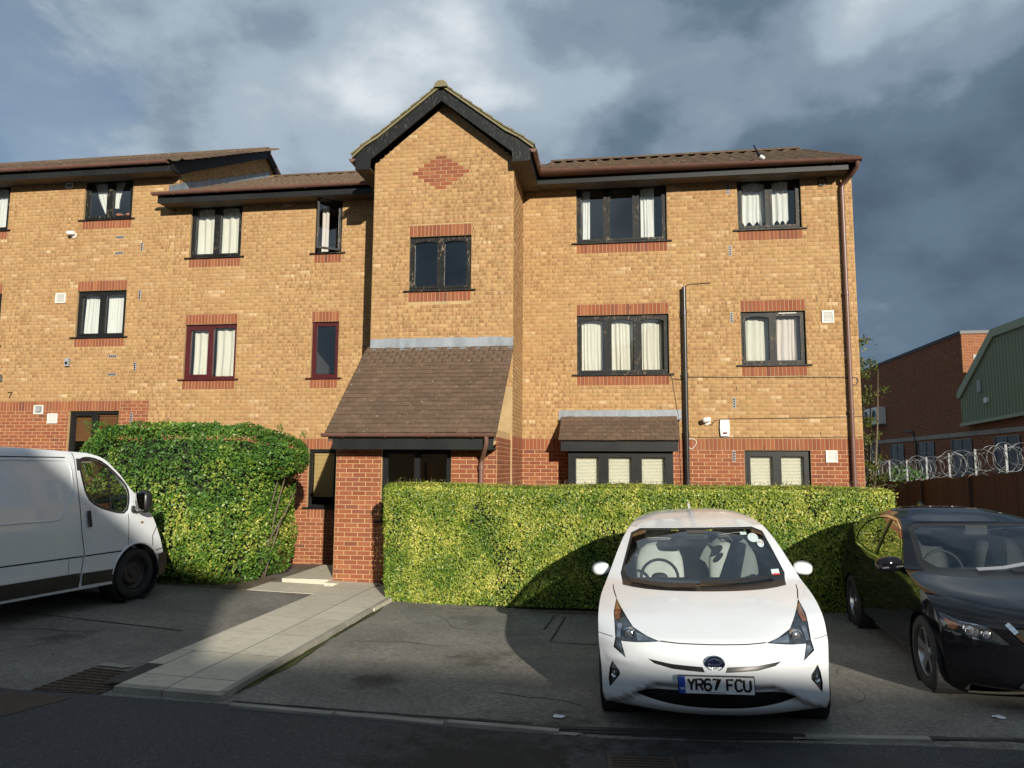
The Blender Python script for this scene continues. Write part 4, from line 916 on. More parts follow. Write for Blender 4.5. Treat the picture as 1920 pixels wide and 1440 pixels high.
def bush():
    t = thing('bush', 'big rounded evergreen bush, green and yellow, between the white van and the porch', 'bush', (0, 0, 0))
    E_ = [((-7.20, -2.55, 1.25), (1.62, 1.30, 1.38), 3.6), ((-6.34, -2.75, .95), (.60, 1.05, .95), 2.6), ((-5.82, -2.60, 2.12), (.62, .75, .42), 2.6), ((-8.40, -2.5, 1.9), (.66, .8, .72), 2.6), ((-6.4, -2.7, 2.05), (.75, .95, .56), 2.8)]
    Ps, Ns = [], []
    for k, (c, r, e) in enumerate(E_):
        n = int(36000*(r[0]*r[2]+r[0]*r[1]*.6)/2.2); d = rng.normal(0, 1, (n, 3)); d /= np.linalg.norm(d, axis=1)[:, None]
        q = 1/((np.abs(d)**e).sum(1)**(1/e)); S = d*q[:, None]*np.array(r); P = np.array(c)+S
        P = P+d*(-np.abs(rng.normal(0, .055, n))+.13*vnoise(P, 2.6, 11+k)+.07*vnoise(P, 7, 21+k))[:, None]
        inside = np.zeros(n, bool)
        for j, (c2, r2, e2) in enumerate(E_):
            if j != k: inside |= ((np.abs((P-np.array(c2))/np.array(r2))**e2).sum(1) < .75)
        gap = (vnoise(P, 4.2, 31) > .5) & (rng.random(n) < .4)
        m = (P[:, 2] > .16) & ~inside & ~gap & (P[:, 1] < -1.6); Ps.append(P[m]); Ns.append(d[m]+np.array((0, -.2, .25)))
    # loose shoots standing out of the top
    for i in range(46):
        x = random.uniform(-8.7, -5.3); y = random.uniform(-3.3, -2.0); b = np.array((x, y, 2.50 if x < -6 else 2.45)); k = 26; h = rng.random(k)*random.uniform(.08, .24)
        Ps.append(b+np.stack([rng.normal(0, .03, k)+h*.3*random.uniform(-1, 1), rng.normal(0, .03, k), h], 1)); Ns.append(rng.normal(0, 1, (k, 3)))
    P = np.concatenate(Ps); N = np.concatenate(Ns); V, F, r = leaves(P, N, .027, .9)
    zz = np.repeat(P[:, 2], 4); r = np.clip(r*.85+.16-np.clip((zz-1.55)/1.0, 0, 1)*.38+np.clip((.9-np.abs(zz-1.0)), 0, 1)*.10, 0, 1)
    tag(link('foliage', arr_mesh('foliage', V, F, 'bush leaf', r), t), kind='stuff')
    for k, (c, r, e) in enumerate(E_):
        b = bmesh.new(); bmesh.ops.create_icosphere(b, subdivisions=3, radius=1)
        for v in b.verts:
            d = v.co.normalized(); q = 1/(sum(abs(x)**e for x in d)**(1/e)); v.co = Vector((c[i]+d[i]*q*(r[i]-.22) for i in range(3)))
        me = bpy.data.meshes.new('dark_inner_core'); b.to_mesh(me); b.free(); me.materials.append(MATS['hedge core']); link('dark_inner_core', me, t)  # dark solid added inside each lobe, closing the gaps behind the leaves
    for i, (x0, x1, z1, y) in enumerate(((-5.76, -5.50, 1.95, -2.75), (-5.72, -5.42, 2.0, -2.65), (-5.66, -5.28, 1.55, -2.7), (-5.8, -5.62, 2.0, -2.6), (-5.72, -5.36, 1.25, -2.8))):
        MB().tube([(x0-.1, y, .1), (x0, y-.02, .5), ((x0+x1)/2-.03, y-.03, .5+(z1-.5)*.5), (x1, y, z1)], [.020, .017, .013, .008], 7).build('stem', 'twig', t, True)
bush()
def litter_leaves():
    n = 520; x = np.concatenate([rng.uniform(-3.2, 3.4, 260), rng.uniform(-8.4, -5.2, 140), rng.uniform(-5.5, 3, 120)]); y = np.concatenate([-4.02-np.abs(rng.normal(0, .10, 260)), -3.8-np.abs(rng.normal(0, .14, 140)), rng.uniform(-8.3, -3.2, 120)])
    P = np.stack([x, y, [ground_z(a, b)+.012 for a, b in zip(x, y)]], 1); V, F, r = leaves(P, np.tile((0, 0, 1.), (n, 1)), .016, .25); tag(link('fallen_leaves', arr_mesh('fallen_leaves', V, F, 'dead leaf', r)), 'scatter of small fallen leaves on the tarmac along the hedge foot', 'leaves', None, 'stuff')
litter_leaves()
# ================================================================== pipes, vents and other things fixed to the walls
MB().tube([(4.33, -.47, 7.57), (4.33, -.45, 7.48), (4.28, -.25, 7.40), (4.18, -.075, 7.30), (4.155, -.065, 7.22), (4.155, -.065, .1)], .040, 12).build('downpipe', 'gutter brown', flats, True, 50)
for z in (5.2, 3.0, 1.75): MB().lathe([(.050, -.03), (.050, .03)], 12, Matrix.Translation((4.155, -.065, z))).box(4.09, 4.22, -.04, 0, z-.02, z+.02).build('downpipe_collar', 'gutter brown', flats, True, 50)
MB().tube([(-4.88, -.55, 7.58), (-4.85, -.4, 7.45), (-4.7, -.1, 7.35), (-4.66, -.07, 7.2), (-4.66, -.07, .2)], .036, 10).build('downpipe', 'pipe black', flats, True, 50)
b = MB().tube([(1.215, -.075, 5.40), (1.215, -.075, .1)], .042, 14); b.build('soil_pipe', 'pipe black', flats, True, 50)
for z in (4.9, 3.7, 2.6): MB().lathe([(.050, -.05), (.050, .05)], 14, Matrix.Translation((1.215, -.075, z))).box(1.16, 1.27, -.05, 0, z-.015, z+.015).build('pipe_clip', 'pipe black', flats, True, 50)
def cable(label, pts, r=.006, mt='pipe black', y=-.012, n=None):
    P = []
    for a, b in zip(pts[:-1], pts[1:]):
        k = max(2, int(math.hypot(b[0]-a[0], b[1]-a[1])/.12))
        P += [(a[0]+(b[0]-a[0])*i/k, y+random.uniform(-.003, .0), a[1]+(b[1]-a[1])*i/k+random.uniform(-.004, .004)) for i in range(k)]
    P.append((pts[-1][0], y, pts[-1][1])); o = MB().tube(P, r, 5).build('cable', mt, None, True); return tag(o, label, 'cable', 'cables tacked to the brickwork')
cable('thin black cable curling from the top of the black pipe to a wall stub', [(1.225, 5.40), (1.28, 5.46), (1.36, 5.475), (1.55, 5.48), (1.72, 5.49)], .008)
cable('long black cable tacked across the wall under the first floor windows', [(.93, 3.74), (.97, 3.66), (1.08, 3.64), (1.3, 3.68), (2.2, 3.665), (3.2, 3.66), (4.20, 3.645), (4.28, 3.64), (4.31, 3.58), (4.27, 3.51), (4.20, 3.50)], .007)
cable('black cable running across the wall from the alarm box to the corner', [(1.62, 2.79), (1.68, 2.77), (1.74, 2.86), (1.9, 2.885), (2.8, 2.895), (3.6, 2.905), (4.34, 2.93)], .006)
cable('thin cable tacked along the top of the red brick band', [(1.26, 2.555), (1.8, 2.535), (2.6, 2.545), (3.5, 2.548), (4.34, 2.553)], .005)
cable('pair of thin cables hanging beside the black pipe above the bay canopy', [(.97, 3.66), (1.02, 3.3), (1.08, 2.9), (1.09, 2.2), (1.1, 1.7)], .004)
tag(MB().tube([(1.30+.085*math.cos(a)*(1 if a < 6.2 else 1)+.02*math.sin(2*a), -.015, 2.42+.095*math.sin(a)) for a in np.linspace(-2.6, 3.2, 22)]+[(1.20, -.015, 2.33)], .006, 5).build('cable', 'white plastic', None, True), 'loose loop of white cable beside the foot of the black pipe', 'cable', 'cables tacked to the brickwork')
def vent(x0, x1, z0, z1, label, louvre=True, mt='white plastic'):
    t = thing('wall_vent', label, 'vent', (0, 0, 0), 0, 'square plastic vents on the walls'); w = .018
    MB().box(x0, x0+w, -.028, 0, z0, z1).box(x1-w, x1, -.028, 0, z0, z1).box(x0+w, x1-w, -.028, 0, z0, z0+w).box(x0+w, x1-w, -.028, 0, z1-w, z1).build('frame', mt, t)
    MB().quad((x0+w, -.008, z0+w), (x1-w, -.008, z0+w), (x1-w, -.008, z1-w), (x0+w, -.008, z1-w)).build('duct', 'grey plastic', t)
    n = 8
    if louvre:
        for i in range(n):
            z = z0+w+(z1-z0-2*w)*(i+.25)/n; MB().add([(x0+w, -.024, z), (x1-w, -.024, z), (x1-w, -.010, z+.016), (x0+w, -.010, z+.016)], [(0, 1, 2, 3)]).build('louvre', mt, t)
    else: MB().box(x0+.05, x1-.06, -.034, -.01, z0+.05, z1-.05).build('cap', 'grey plastic', t)
vent(3.72, 3.925, 4.67, 4.895, 'white louvred vent by the first floor window near the brown downpipe'); vent(3.69, 3.89, 2.09, 2.305, 'white louvred vent low on the red brick near the brown downpipe')
vent(-12.17, -11.93, 5.46, 5.68, 'white louvred vent beside the first floor window of the taller block'); vent(-12.15, -11.92, 2.84, 3.05, 'white louvred vent on red brick above the van roof')
vent(-12.49, -12.27, 3.04, 3.23, 'white square duct cap set in the soldier course above the van', False); vent(-12.12, -11.95, 8.05, 8.17, 'small white vent tucked under the eaves of the taller block', False)
def airbrick(x, z, vertical, label):
    t = thing('air_brick', label, 'air brick', (x, 0, z), 0, 'grey perforated air bricks in the walls'); w, h = (.056, .205) if vertical else (.205, .056)
    MB().cbox(-w/2, w/2, -.009, .02, -h/2, h/2).build('block', 'grey plastic', t)
    for i in range(4): q = (i-1.5)*.046; MB().box(*((-.017, .017) if vertical else (q-.016, q+.016)), -.0105, -.0095, *((q-.016, q+.016) if vertical else (-.017, .017))).build('hole', 'frame black', t)
for x, z, lb in ((2.10, 6.11, 'upright grey air brick below the lace curtained top window'), (2.095, 4.81, 'upright grey air brick beside the first floor two light window'), (2.10, 3.19, 'upright grey air brick above the alarm box'), (2.07, 2.195, 'upright grey air brick in red brick by the ground floor window'), (2.09, 7.33, 'grey air brick half hidden under the eaves'),
               (-10.197, 6.65, 'upright grey air brick high on the taller block'), (-10.18, 5.60, 'upright grey air brick on the taller block by the first floor window'), (-10.19, 4.04, 'upright grey air brick on the taller block above the bush'), (-10.2, 2.96, 'upright grey air brick in red brick just above the bush')): airbrick(x, z, True, lb)
for x, z, lb in ((-10.73, 6.885, 'upper flat air brick under the top window of the taller block'), (-10.73, 6.53, 'lower flat air brick under the top window of the taller block'), (-10.72, 4.27, 'upper flat air brick under the first floor window of the taller block'), (-10.71, 3.88, 'lower flat air brick under the first floor window of the taller block')): airbrick(x, z, False, lb)
t = thing('alarm_box', 'white burglar alarm box with a dark red strobe on the wall', 'alarm', (1.913, 0, 2.72))
MB().prism([(-.075, -.155), (.075, -.155), (.088, .0), (.078, .15), (-.078, .15), (-.088, 0)], 'y', -.055, -.002).build('case', 'white plastic', t)
MB().lathe([(0, .012), (.03, .010), (.046, 0)], 18, Matrix.Translation((0, -.055, -.10)) @ Matrix.Rotation(R(90), 4, 'X') @ Matrix.Diagonal((1, .45, 1, 1))).build('strobe', 'red lens', t, True)
def camera_thing(x, z, label, s=1.0, rz=0):
    t = thing('security_camera', label, 'camera', (x, 0, z), 0, 'small white cameras on the walls')
    MB().lathe([(.055*s, 0), (.055*s, .02), (.02*s, .03), (.02*s, .06)], 16, Matrix.Rotation(R(90), 4, 'X')).build('mount', 'white plastic', t, True, 40)
    MB().lathe([(0, -.075*s), (.034*s, -.075*s), (.04*s, -.06*s), (.04*s, .05*s), (.02*s, .065*s), (0, .065*s)], 14, Matrix.Translation((-.02*s, -.09*s, .02*s)) @ Matrix.Rotation(R(-50), 4, 'Z') @ Matrix.Rotation(R(100), 4, 'X')).build('housing', 'white plastic', t, True, 40)
camera_thing(1.595, 2.84, 'white camera on the yellow brick beside the alarm box', 1.2); camera_thing(-11.84, 6.97, 'white camera below the top window of the taller block', 1.15)
t = thing('wall_light', 'small grey box light on the taller block above the van', 'lamp', (-11.76, 0, 4.14))
MB().cbox(-.05, .05, -.07, 0, -.075, .075).build('case', 'grey plastic', t); MB().cbox(-.03, .03, -.078, -.07, -.04, .02).build('lens', 'frame black', t); MB().prism([(-.055, .075), (.055, .075), (.03, .10), (-.03, .10)], 'y', -.06, 0).build('cap', 'grey plastic', t)
t = thing('flood_light', 'pale flood lamp on the taller block at the picture edge', 'lamp', (-13.42, 0, 3.82)); MB().prism([(-.12, -.02), (0, -.09), (.02, .06), (-.10, .09)], 'x', -.06, .10).build('shade', 'galvanised', t); MB().box(-.01, .02, -.05, 0, -.03, .0).build('bracket', 'frame black', t)
# the door number, as small black metal strokes
t = thing('house_number', 'small black metal figure 7 on the brick above the van', 'number', (-13.11, -.006, 3.46)); MB().box(-.05, .055, -.012, 0, .045, .062).build('stroke', 'frame black', t); MB().prism([(.036, .045), (.055, .045), (.004, -.07), (-.014, -.07)], 'y', -.012, 0).build('stroke', 'frame black', t)
tag(MB().lathe([(.085, 0), (.085, .03), (.07, .03), (.07, .004), (0, .004)], 20, Matrix.Translation((3.82, -.001, 7.38)) @ Matrix.Rotation(R(90), 4, 'X')).build('flue', 'frame black', flats, True, 40))
# weep slots
for x, z in ((-.98, 5.13), (.2, 5.05), (.9, 5.05), (2.0, 5.09), (3.65, 5.12), (2.15, 3.46), (-.6, 3.11), (.75, 3.11), (2.62, 2.35), (3.2, 2.35), (3.62, 2.62)): MB().box(x-.006, x+.006, -.0065, .0, z-.03, z+.03).build('weep_hole', 'frame black', flats)
# magpie on the gutter
def bird():
    t = thing('bird', 'black and white magpie perched on the roof edge, tail raised', 'bird', (2.66, -.30, 7.80), R(55)); t.scale = (.95, .95, .95)
    b = bmesh.new(); vs = [Vector(p) for p in ((-.30, 0, .17), (-.16, 0, .075), (-.07, 0, .035), (.03, 0, .02), (.10, 0, .03), (.155, 0, .055), (.20, 0, .05))]
    rad = (.012, .018, .045, .062, .052, .034, .010); bv = [b.verts.new(v) for v in vs]
    for p, q in zip(bv[:-1], bv[1:]): b.edges.new((p, q))
    me = bpy.data.meshes.new('body'); b.to_mesh(me); b.free(); o = link('body', me, t); o.modifiers.new('skin', 'SKIN'); sk = me.skin_vertices[0].data
    for s, r in zip(sk, rad): s.radius = (r, r)
    sk[3].use_root = True; o.modifiers.new('sub', 'SUBSURF').levels = 2; o.modifiers['sub'].render_levels = 2
    s = Nodes('magpie'); p = s.objc(); sp = s.n('ShaderNodeSeparateXYZ'); s.l(p, sp.inputs[0])
    k = s.math('MULTIPLY', s.math('LESS_THAN', sp.outputs[2], .028), s.math('LESS_THAN', s.math('ABSOLUTE', s.math('SUBTRACT', sp.outputs[0], .01)), .085))
    s.bsdf(s.mix(k, (.012, .013, .018), (.85, .85, .83)), .5); me.materials.append(s.m)
    for q in (-.02, .02): MB().tube([(0, q, -.03), (.01, q, -.09)], .004, 5).build('leg', 'frame black', t)
    MB().lathe([(0, .05), (.008, .02), (.011, 0)], 8, Matrix.Translation((.19, 0, .05)) @ Matrix.Rotation(R(95), 4, 'Y')).build('beak', 'frame black', t)
bird()
# ================================================================== beyond the flats: fence, razor wire, warehouse, shed, tree
simple('fence wood', (.075, .040, .025), (.105, .055, .033), 3, .85, bump=.4, bscale=25, stretch=(1, 1, .15))
fence = thing('fence', 'tall dark brown board fence behind the black hatchback under the razor wire', 'fence', (6.0, 0, 0)); fence.location = (0, 0, 0)
def ftop(y): return 1.70+.30*max(0, min(1, (3.0-y)/6.0))+.05*max(0, -3-y)*.3
y = -7.0
FX = 6.0
while y < 8.0:
    z = ftop(y); MB().box(FX+random.uniform(-.003, .003), FX+.02, y+.002, y+.128, .02, z+random.uniform(-.012, .012)).build('board', 'fence wood', fence); y += .13
for y in np.arange(-6.6, 8, 2.1): MB().box(FX-.05, FX-.004, y, y+.09, 0, ftop(y)+.03).build('post', 'fence wood', fence)
def razor():
    t = thing('razor_wire', 'coil of galvanised razor wire strung above the brown fence', 'razor wire', (0, 0, 0)); L = 13.5; turns = 74; P = []; rr = []
    for i in range(turns*18):
        a = 2*PI*i/18; k = i/(turns*18); y = 7.5-L*k; w = random.uniform(-.01, .01); r = .19+.045*math.sin(a*.37)+.03*math.sin(a*.11)
        P.append((FX+.03+r*math.cos(a)+w, y+.13*math.sin(a*.9+.4), ftop(y)+.24+r*math.sin(a))); rr.append(.0075 if i % 3 == 0 else .0028)
    tag(MB().tube(P, rr, 4).build('coil', 'galvanised', t), kind='stuff')
    for dz in (.08, .36): MB().tube([(FX+.03, y, ftop(y)+dz) for y in np.linspace(7.5, -6, 12)], .003, 5).build('strand', 'galvanised', t)
    for y in np.arange(-5.6, 7.6, 1.05): MB().box(FX+.05, FX+.085, y, y+.03, .8, ftop(y)+.46).build('stake', 'galvanised', t)
razor()
WX = 15.3
simple('old glass', (.04, .048, .052), (.07, .08, .085), 3, .3, spec=.3)
wh = thing('warehouse', 'long red brick warehouse with a flat parapet, its near wall in shade', 'building', (0, 0, 0)); ww = Wall('left', WX); wf = Wall('front', 21.5)
WY0, WY1, WZ = 7.0, 36.0, 8.05
MB().box(WX, WX+14, 21.5, WY1, -.2, WZ).build('wall', 'mortar red', wh)
MB().box(WX, WX+14, WY0, 21.5, -.2, 5.2).build('wall', 'mortar red', wh)
wins = [(-y-2.0, -y, 1.6, 3.3) for y in (9.5, 13.2, 17.0, 21.0, 25.0, 29.0, 33.0)]
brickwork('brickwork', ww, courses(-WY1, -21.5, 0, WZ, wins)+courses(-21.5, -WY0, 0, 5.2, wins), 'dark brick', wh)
brickwork('brickwork', wf, courses(WX, WX+5, 4.5, WZ, [(WX+.45, WX+1.2, 5.6, 7.1)]), 'red brick', wh)
MB().box(WX+.45, WX+1.2, 21.47, 21.5, 5.6, 7.1).build('render_patch', 'plaster', wh)
MB().box(WX-.06, WX+14, 21.44, WY1, WZ, WZ+.14).build('coping', 'frame black', wh)
for i, (a, b, c, d) in enumerate(wins):
    wo = MB().box(WX-.03, WX-.004, -b, -a, c, d).build('window', 'old glass', wh)
    MB().box(WX-.06, WX-.02, -b, -b+.06, c, d).box(WX-.06, WX-.02, -a-.06, -a, c, d).box(WX-.06, WX-.02, (-a-b)/2-.03, (-a-b)/2+.03, c, d).box(WX-.06, WX-.02, -b, -a, c+1.1, c+1.16).build('window_frame', 'galvanised', wo)
    MB().box(WX-.09, WX, -b-.1, -a+.1, c-.12, c-.02).build('window_sill', 'kerb', wo)
MB().box(WX-.05, WX-.003, WY0, WY1, 3.42, 3.62).build('lintel_band', 'kerb', wh)
MB().tube([(WX-.06, 27.2, 3.2), (WX-.06, 27.6, 3.9), (WX-.06, 28.6, 4.0)], .05, 8).tube([(WX-.06, 27.5, 0), (WX-.06, 27.2, 3.2)], .05, 8).build('drainpipe', 'pipe black', wh)
for i, y in enumerate((32.2, 33.6)):
    t = thing('air_conditioner', ['white air conditioning unit on the warehouse wall, the one showing its fan through the leaves', 'white air conditioning unit on the warehouse wall, farther along and mostly hidden by leaves'][i], 'air conditioner', (WX-.42, y, 4.55), 0, 'air conditioning units on the warehouse')
    MB().box(-.0, .40, -.62, .62, 0, 1.0).build('case', 'white plastic', t); MB().lathe([(.40, 0), (.40, .02), (.34, .02)], 24, Matrix.Translation((-.0, .12, .52)) @ Matrix.Rotation(R(-90), 4, 'Y')).build('fan_ring', 'white plastic', t)
    MB().lathe([(0, .012), (.36, .004)], 24, Matrix.Translation((0, .12, .52)) @ Matrix.Rotation(R(-90), 4, 'Y')).build('fan', 'frame black', t); MB().box(-.02, .42, -.5, -.44, -.08, 0).box(-.02, .42, .44, .5, -.08, 0).build('bracket', 'galvanised', t)
simple('green cladding', (.17, .205, .125), (.185, .22, .135), 1, .5); simple('green trim', (.25, .285, .18), (.27, .30, .19), 1, .45)
sh = thing('shed', 'olive green corrugated metal shed with sloping verge above brick base', 'building', (0, 0, 0))
GX = 15.0; prof = [(21.25, 3.92), (21.25, 5.28), (18.0, 7.46), (8.0, 7.5), (8.0, 4.3)]
MB().prism(prof, 'x', GX+.02, GX+9).build('body', 'green cladding', sh)
def gtop(y): return 5.28+(21.25-y)/(21.25-18.0)*(7.46-5.28) if y > 18 else 7.47
y = 21.2
while y > 8.2:
    MB().prism([(GX+.02, y), (GX-.015, y-.03), (GX-.015, y-.09), (GX+.02, y-.12)], 'z', 3.95+.03*(21.25-y), gtop(y)-.05).build('cladding_rib', 'green cladding', sh); y -= .25
tr = [(21.35, 5.1), (21.35, 5.35), (18.0, 7.62), (7.9, 7.66), (7.9, 7.35), (17.85, 7.30), (21.1, 5.1)]
MB().prism(tr, 'x', GX-.10, GX+.02).build('verge_trim', 'green trim', sh)
MB().prism([(21.3, 3.84), (21.3, 3.97), (8, 4.35), (8, 4.22)], 'x', GX-.05, GX+.02).build('base_trim', 'green trim', sh)
MB().box(GX-.06, GX-.02, 19.2, 19.5, 5.2, 5.7).build('louvre', 'grey plastic', sh); MB().box(GX-.12, GX-.02, 18.6, 18.85, 4.7, 4.9).build('lamp', 'white plastic', sh)
def small_tree():
    t = thing('tree', 'slender young tree with thin yellowing leaves behind the corner of the flats', 'tree', (5.12, 2.6, 0)); B = []
    tr_ = MB().tube([(0, 0, 0), (.05, .02, 1.4), (-.05, .05, 2.8), (.02, .0, 4.2), (.0, .0, 4.9)], [.045, .036, .028, .016, .005], 8); tr_.build('trunk', 'twig', t, True)
    lim = MB()
    for q in ((.22, .1), (-.15, .2), (.3, -.1)): lim.tube([(0, 0, .2), (q[0]*.6, q[1], 1.6), (q[0], q[1], 3.0), (q[0]*1.2, q[1], 4.1)], [.035, .028, .018, .006], 6)
    for i in range(64):
        z = random.uniform(.9, 4.75); a = random.uniform(0, 6.28); L = random.uniform(.25, .62)*(1.15-z/7); p0 = Vector((random.uniform(-.1, .3), random.uniform(-.1, .15), z)); p1 = p0+Vector((math.cos(a)*L, math.sin(a)*L, L*random.uniform(-.1, .55)))
        m = p0.lerp(p1, .5)+Vector((0, 0, .05)); lim.tube([p0, m, p1], [.010, .007, .003], 5)
        k = 52; u = rng.uniform(.15, 1.08, k)[:, None]; B.append(np.array(p0)*(1-u)+np.array(p1)*u+rng.normal(0, .05, (k, 3))+np.array((0, 0, -.02)))
    tag(lim.build('limbs', 'twig', t), kind='stuff'); P = np.concatenate(B); V, F, r = leaves(P, rng.normal(0, 1, P.shape)+np.array((0, 0, .4)), .034, .8); tag(link('crown', arr_mesh('crown', V, F, 'tree leaf', r), t), kind='stuff')
small_tree()
def dark_shrub():
    t = thing('shrub', 'dark leafy shrub behind the fence at the corner of the flats', 'shrub', (0, 0, 0)); n = 5000; d = rng.normal(0, 1, (n, 3)); d /= np.linalg.norm(d, axis=1)[:, None]
    P = np.array((6.9, 5.4, 1.0))+d*np.array((.75, .9, 1.0))*rng.uniform(.7, 1.05, n)[:, None]; P = P[P[:, 2] > .05]; V, F, r = leaves(P, d[:len(P)], .05, .9); tag(link('foliage', arr_mesh('foliage', V, F, 'bush leaf', r*.25), t), kind='stuff')
    MB().tube([(6.9, 5.4, 0), (6.95, 5.4, 1.2), (6.8, 5.4, 1.7)], [.05, .04, .01], 6).build('stem', 'twig', t)
dark_shrub()
# ================================================================== the block across the yard, whose shadow lies over the foreground
ob = thing('opposite_block', 'brick flats across the yard behind the camera, with one taller gable', 'building', (0, 0, 0)); OY = -30.0
for (a, b) in ((-40, -.6), (6.85, 60)):
    MB().box(a, b, OY-4, OY+4, -.2, 5.65).build('wall', 'yellow brick', ob)
    MB().prism([(OY+4.4, 5.6), (OY, 7.72), (OY-4.4, 5.6)], 'x', a, b).build('roof', 'pantile', ob)
MB().prism([(-.6, -.2), (6.72, -.2), (6.72, 8.8), (5.5, 9.1), (4.4, 9.75), (2.9, 10.9), (.5, 9.1), (-.6, 8.8)], 'y', OY-2, OY+.2).build('gable_wall', 'yellow brick', ob)
MB().prism([(6.85, 8.75), (6.85, 8.97), (5.5, 9.22), (4.4, 9.87), (2.9, 11.05), (.5, 9.25), (-.7, 8.95), (-.7, 8.75), (.5, 9.05), (2.9, 10.85), (5.5, 9.05)], 'y', OY-2, OY+.4).build('gable_roof', 'pantile', ob)
for i in range(14):
    x = -30+i*5.0
    if .0 < x < 7: continue
    for z in (.9, 3.3): wo = MB().box(x, x+1.4, OY+3.995, OY+4.02, z, z+1.2).build('window', 'window glass', ob); MB().box(x-.05, x+1.45, OY+4.0, OY+4.05, z-.08, z).box(x+.66, x+.74, OY+4.0, OY+4.05, z, z+1.2).build('window_frame', 'frame black', wo)
# ================================================================== vehicles
class Tab:
    """smooth table function"""
    def __init__(s, pts, sm=.5):
        x = np.array([p[0] for p in pts], float); y = np.array([p[1] for p in pts], float); s.x = np.linspace(x[0], x[-1], 600); v = np.interp(s.x, x, y)
        k = max(3, int(600*sm/len(pts))|1); pad = k//2; e0 = 2*v[0]-v[pad:0:-1]; e1 = 2*v[-1]-v[-2:-pad-2:-1]
        w = np.hanning(k+2)[1:-1]; w /= w.sum(); s.y = np.convolve(np.concatenate([e0, v, e1]), w, 'valid')
    def __call__(s, x): return np.interp(x, s.x, s.y)
class Shell:
    """body of a car: nose at y=0, x across, z up. side(y,z) gives the half width, front(x,z) the depth of nose, bonnet and windscreen"""
    def __init__(s, zw, fc, fe, pw, tf, tr, gr, crown=0.0):
        s.zw = Tab(zw); s.fc = Tab(fc, .7); s.fe = Tab(fe); s.pw = Tab(pw); s.tf = tf; s.tr = tr; s.gr = gr
    dent = None
    def side(s, y, z):
        y = np.asarray(y, float); f, d = s.tf; a = np.clip((f-y)/f, 0, 2); r, e = s.tr; b = np.clip((y-r), 0, 5); g, h = s.gr
        c = np.clip(y-g, 0, 5)*np.clip((np.asarray(z)-.9)/.5, 0, 1)
        return s.zw(z)-d*a**2-e*b**2-h*c**2
    def edge(s, z): y = s.fe(z); return s.side(y, z), y
    def front(s, x, z):
        xe, ye = s.edge(z); c = s.fc(z); t = np.abs(x)/np.maximum(xe, .01); y = c+(ye-c)*t**s.pw(z); return y+s.dent(np.abs(x), z) if s.dent else y
HATCH = Shell([(.12, .80), (.17, .845), (.25, .868), (.45, .872), (.65, .885), (.80, .880), (.92, .866), (1.0, .835), (1.1, .795), (1.2, .757), (1.3, .712), (1.38, .665), (1.44, .60)],
    [(.17, .24), (.20, .10), (.25, .02), (.34, 0), (.48, .0), (.56, .015), (.64, .05), (.70, .10), (.73, .15), (.77, .27), (.83, .46), (.89, .67), (.945, .90), (.98, 1.08), (1.0, 1.14), (1.05, 1.25), (1.15, 1.46), (1.25, 1.68), (1.33, 1.87), (1.40, 2.06)],
    [(.17, .52), (.25, .47), (.5, .44), (.68, .47), (.77, .56), (.83, .68), (.89, .92), (.95, 1.20), (.99, 1.40), (1.1, 1.58), (1.2, 1.77), (1.3, 1.99), (1.40, 2.25)],
    [(.17, 2.2), (.5, 2.3), (.72, 2.6), (.88, 3.2), (1.0, 2.4), (1.4, 2.2)], (1.0, .11), (3.5, .06), (2.4, .03))
def _hatch_dent(x, z):
    """lower intake set back behind the corner fins; a soft crease below the lamps"""
    z = np.asarray(z, float); s = ((.80-x)*.17-(z-.195)*.255)/.3065        # distance inside the fin line
    s = np.where(z < .46, s, 0); a = np.clip(s/.045, 0, 1)*np.clip((.455-z)/.05, 0, 1)*np.clip((.84-x)/.03, 0, 1)
    b = np.clip((x-.50)/.2, 0, 1)*np.exp(-((z-.555)/.03)**2)*.012*np.clip((.82-x)/.06, 0, 1)
    return .050*a*a*(3-2*a)-b
HATCH.dent = _hatch_dent
DARK = Shell([(.12, .74), (.17, .80), (.25, .845), (.45, .870), (.65, .882), (.80, .875), (.92, .858), (1.0, .83), (1.1, .785), (1.2, .735), (1.3, .68), (1.37, .635), (1.44, .57)],
    [(.17, .22), (.20, .10), (.25, .03), (.34, 0), (.50, .0), (.60, .015), (.68, .04), (.74, .09), (.78, .17), (.81, .30), (.86, .52), (.91, .78), (.95, 1.0), (.98, 1.12), (1.0, 1.17), (1.05, 1.27), (1.15, 1.46), (1.25, 1.66), (1.33, 1.84), (1.38, 1.98)],
    [(.17, .50), (.25, .46), (.5, .43), (.68, .46), (.77, .54), (.84, .68), (.89, .92), (.94, 1.18), (.98, 1.36), (1.1, 1.53), (1.2, 1.69), (1.3, 1.88), (1.38, 2.12)],
    [(.17, 2.2), (.5, 2.4), (.72, 2.8), (.88, 3.4), (1.0, 2.6), (1.4, 2.3)], (1.0, .10), (3.3, .06), (2.3, .03))
VAN = Shell([(.15, .90), (.25, .935), (.6, .952), (1.0, .950), (1.3, .925), (1.6, .88), (1.85, .83), (1.93, .79), (1.98, .72)],
    [(.22, .06), (.30, .01), (.45, 0), (.60, .01), (.76, .05), (.90, .13), (1.0, .24), (1.12, .42), (1.25, .60), (1.47, .88), (1.65, 1.09), (1.83, 1.32), (1.90, 1.48), (1.93, 1.62)],
    [(.22, .46), (.39, .42), (.57, .40), (.76, .47), (.93, .55), (1.08, .63), (1.25, .78), (1.47, 1.01), (1.65, 1.15), (1.83, 1.34), (1.90, 1.48), (1.93, 1.64)],
    [(.22, 2.4), (1.0, 2.6), (1.93, 2.6)], (.9, .06), (3.9, .02), (9, 0))
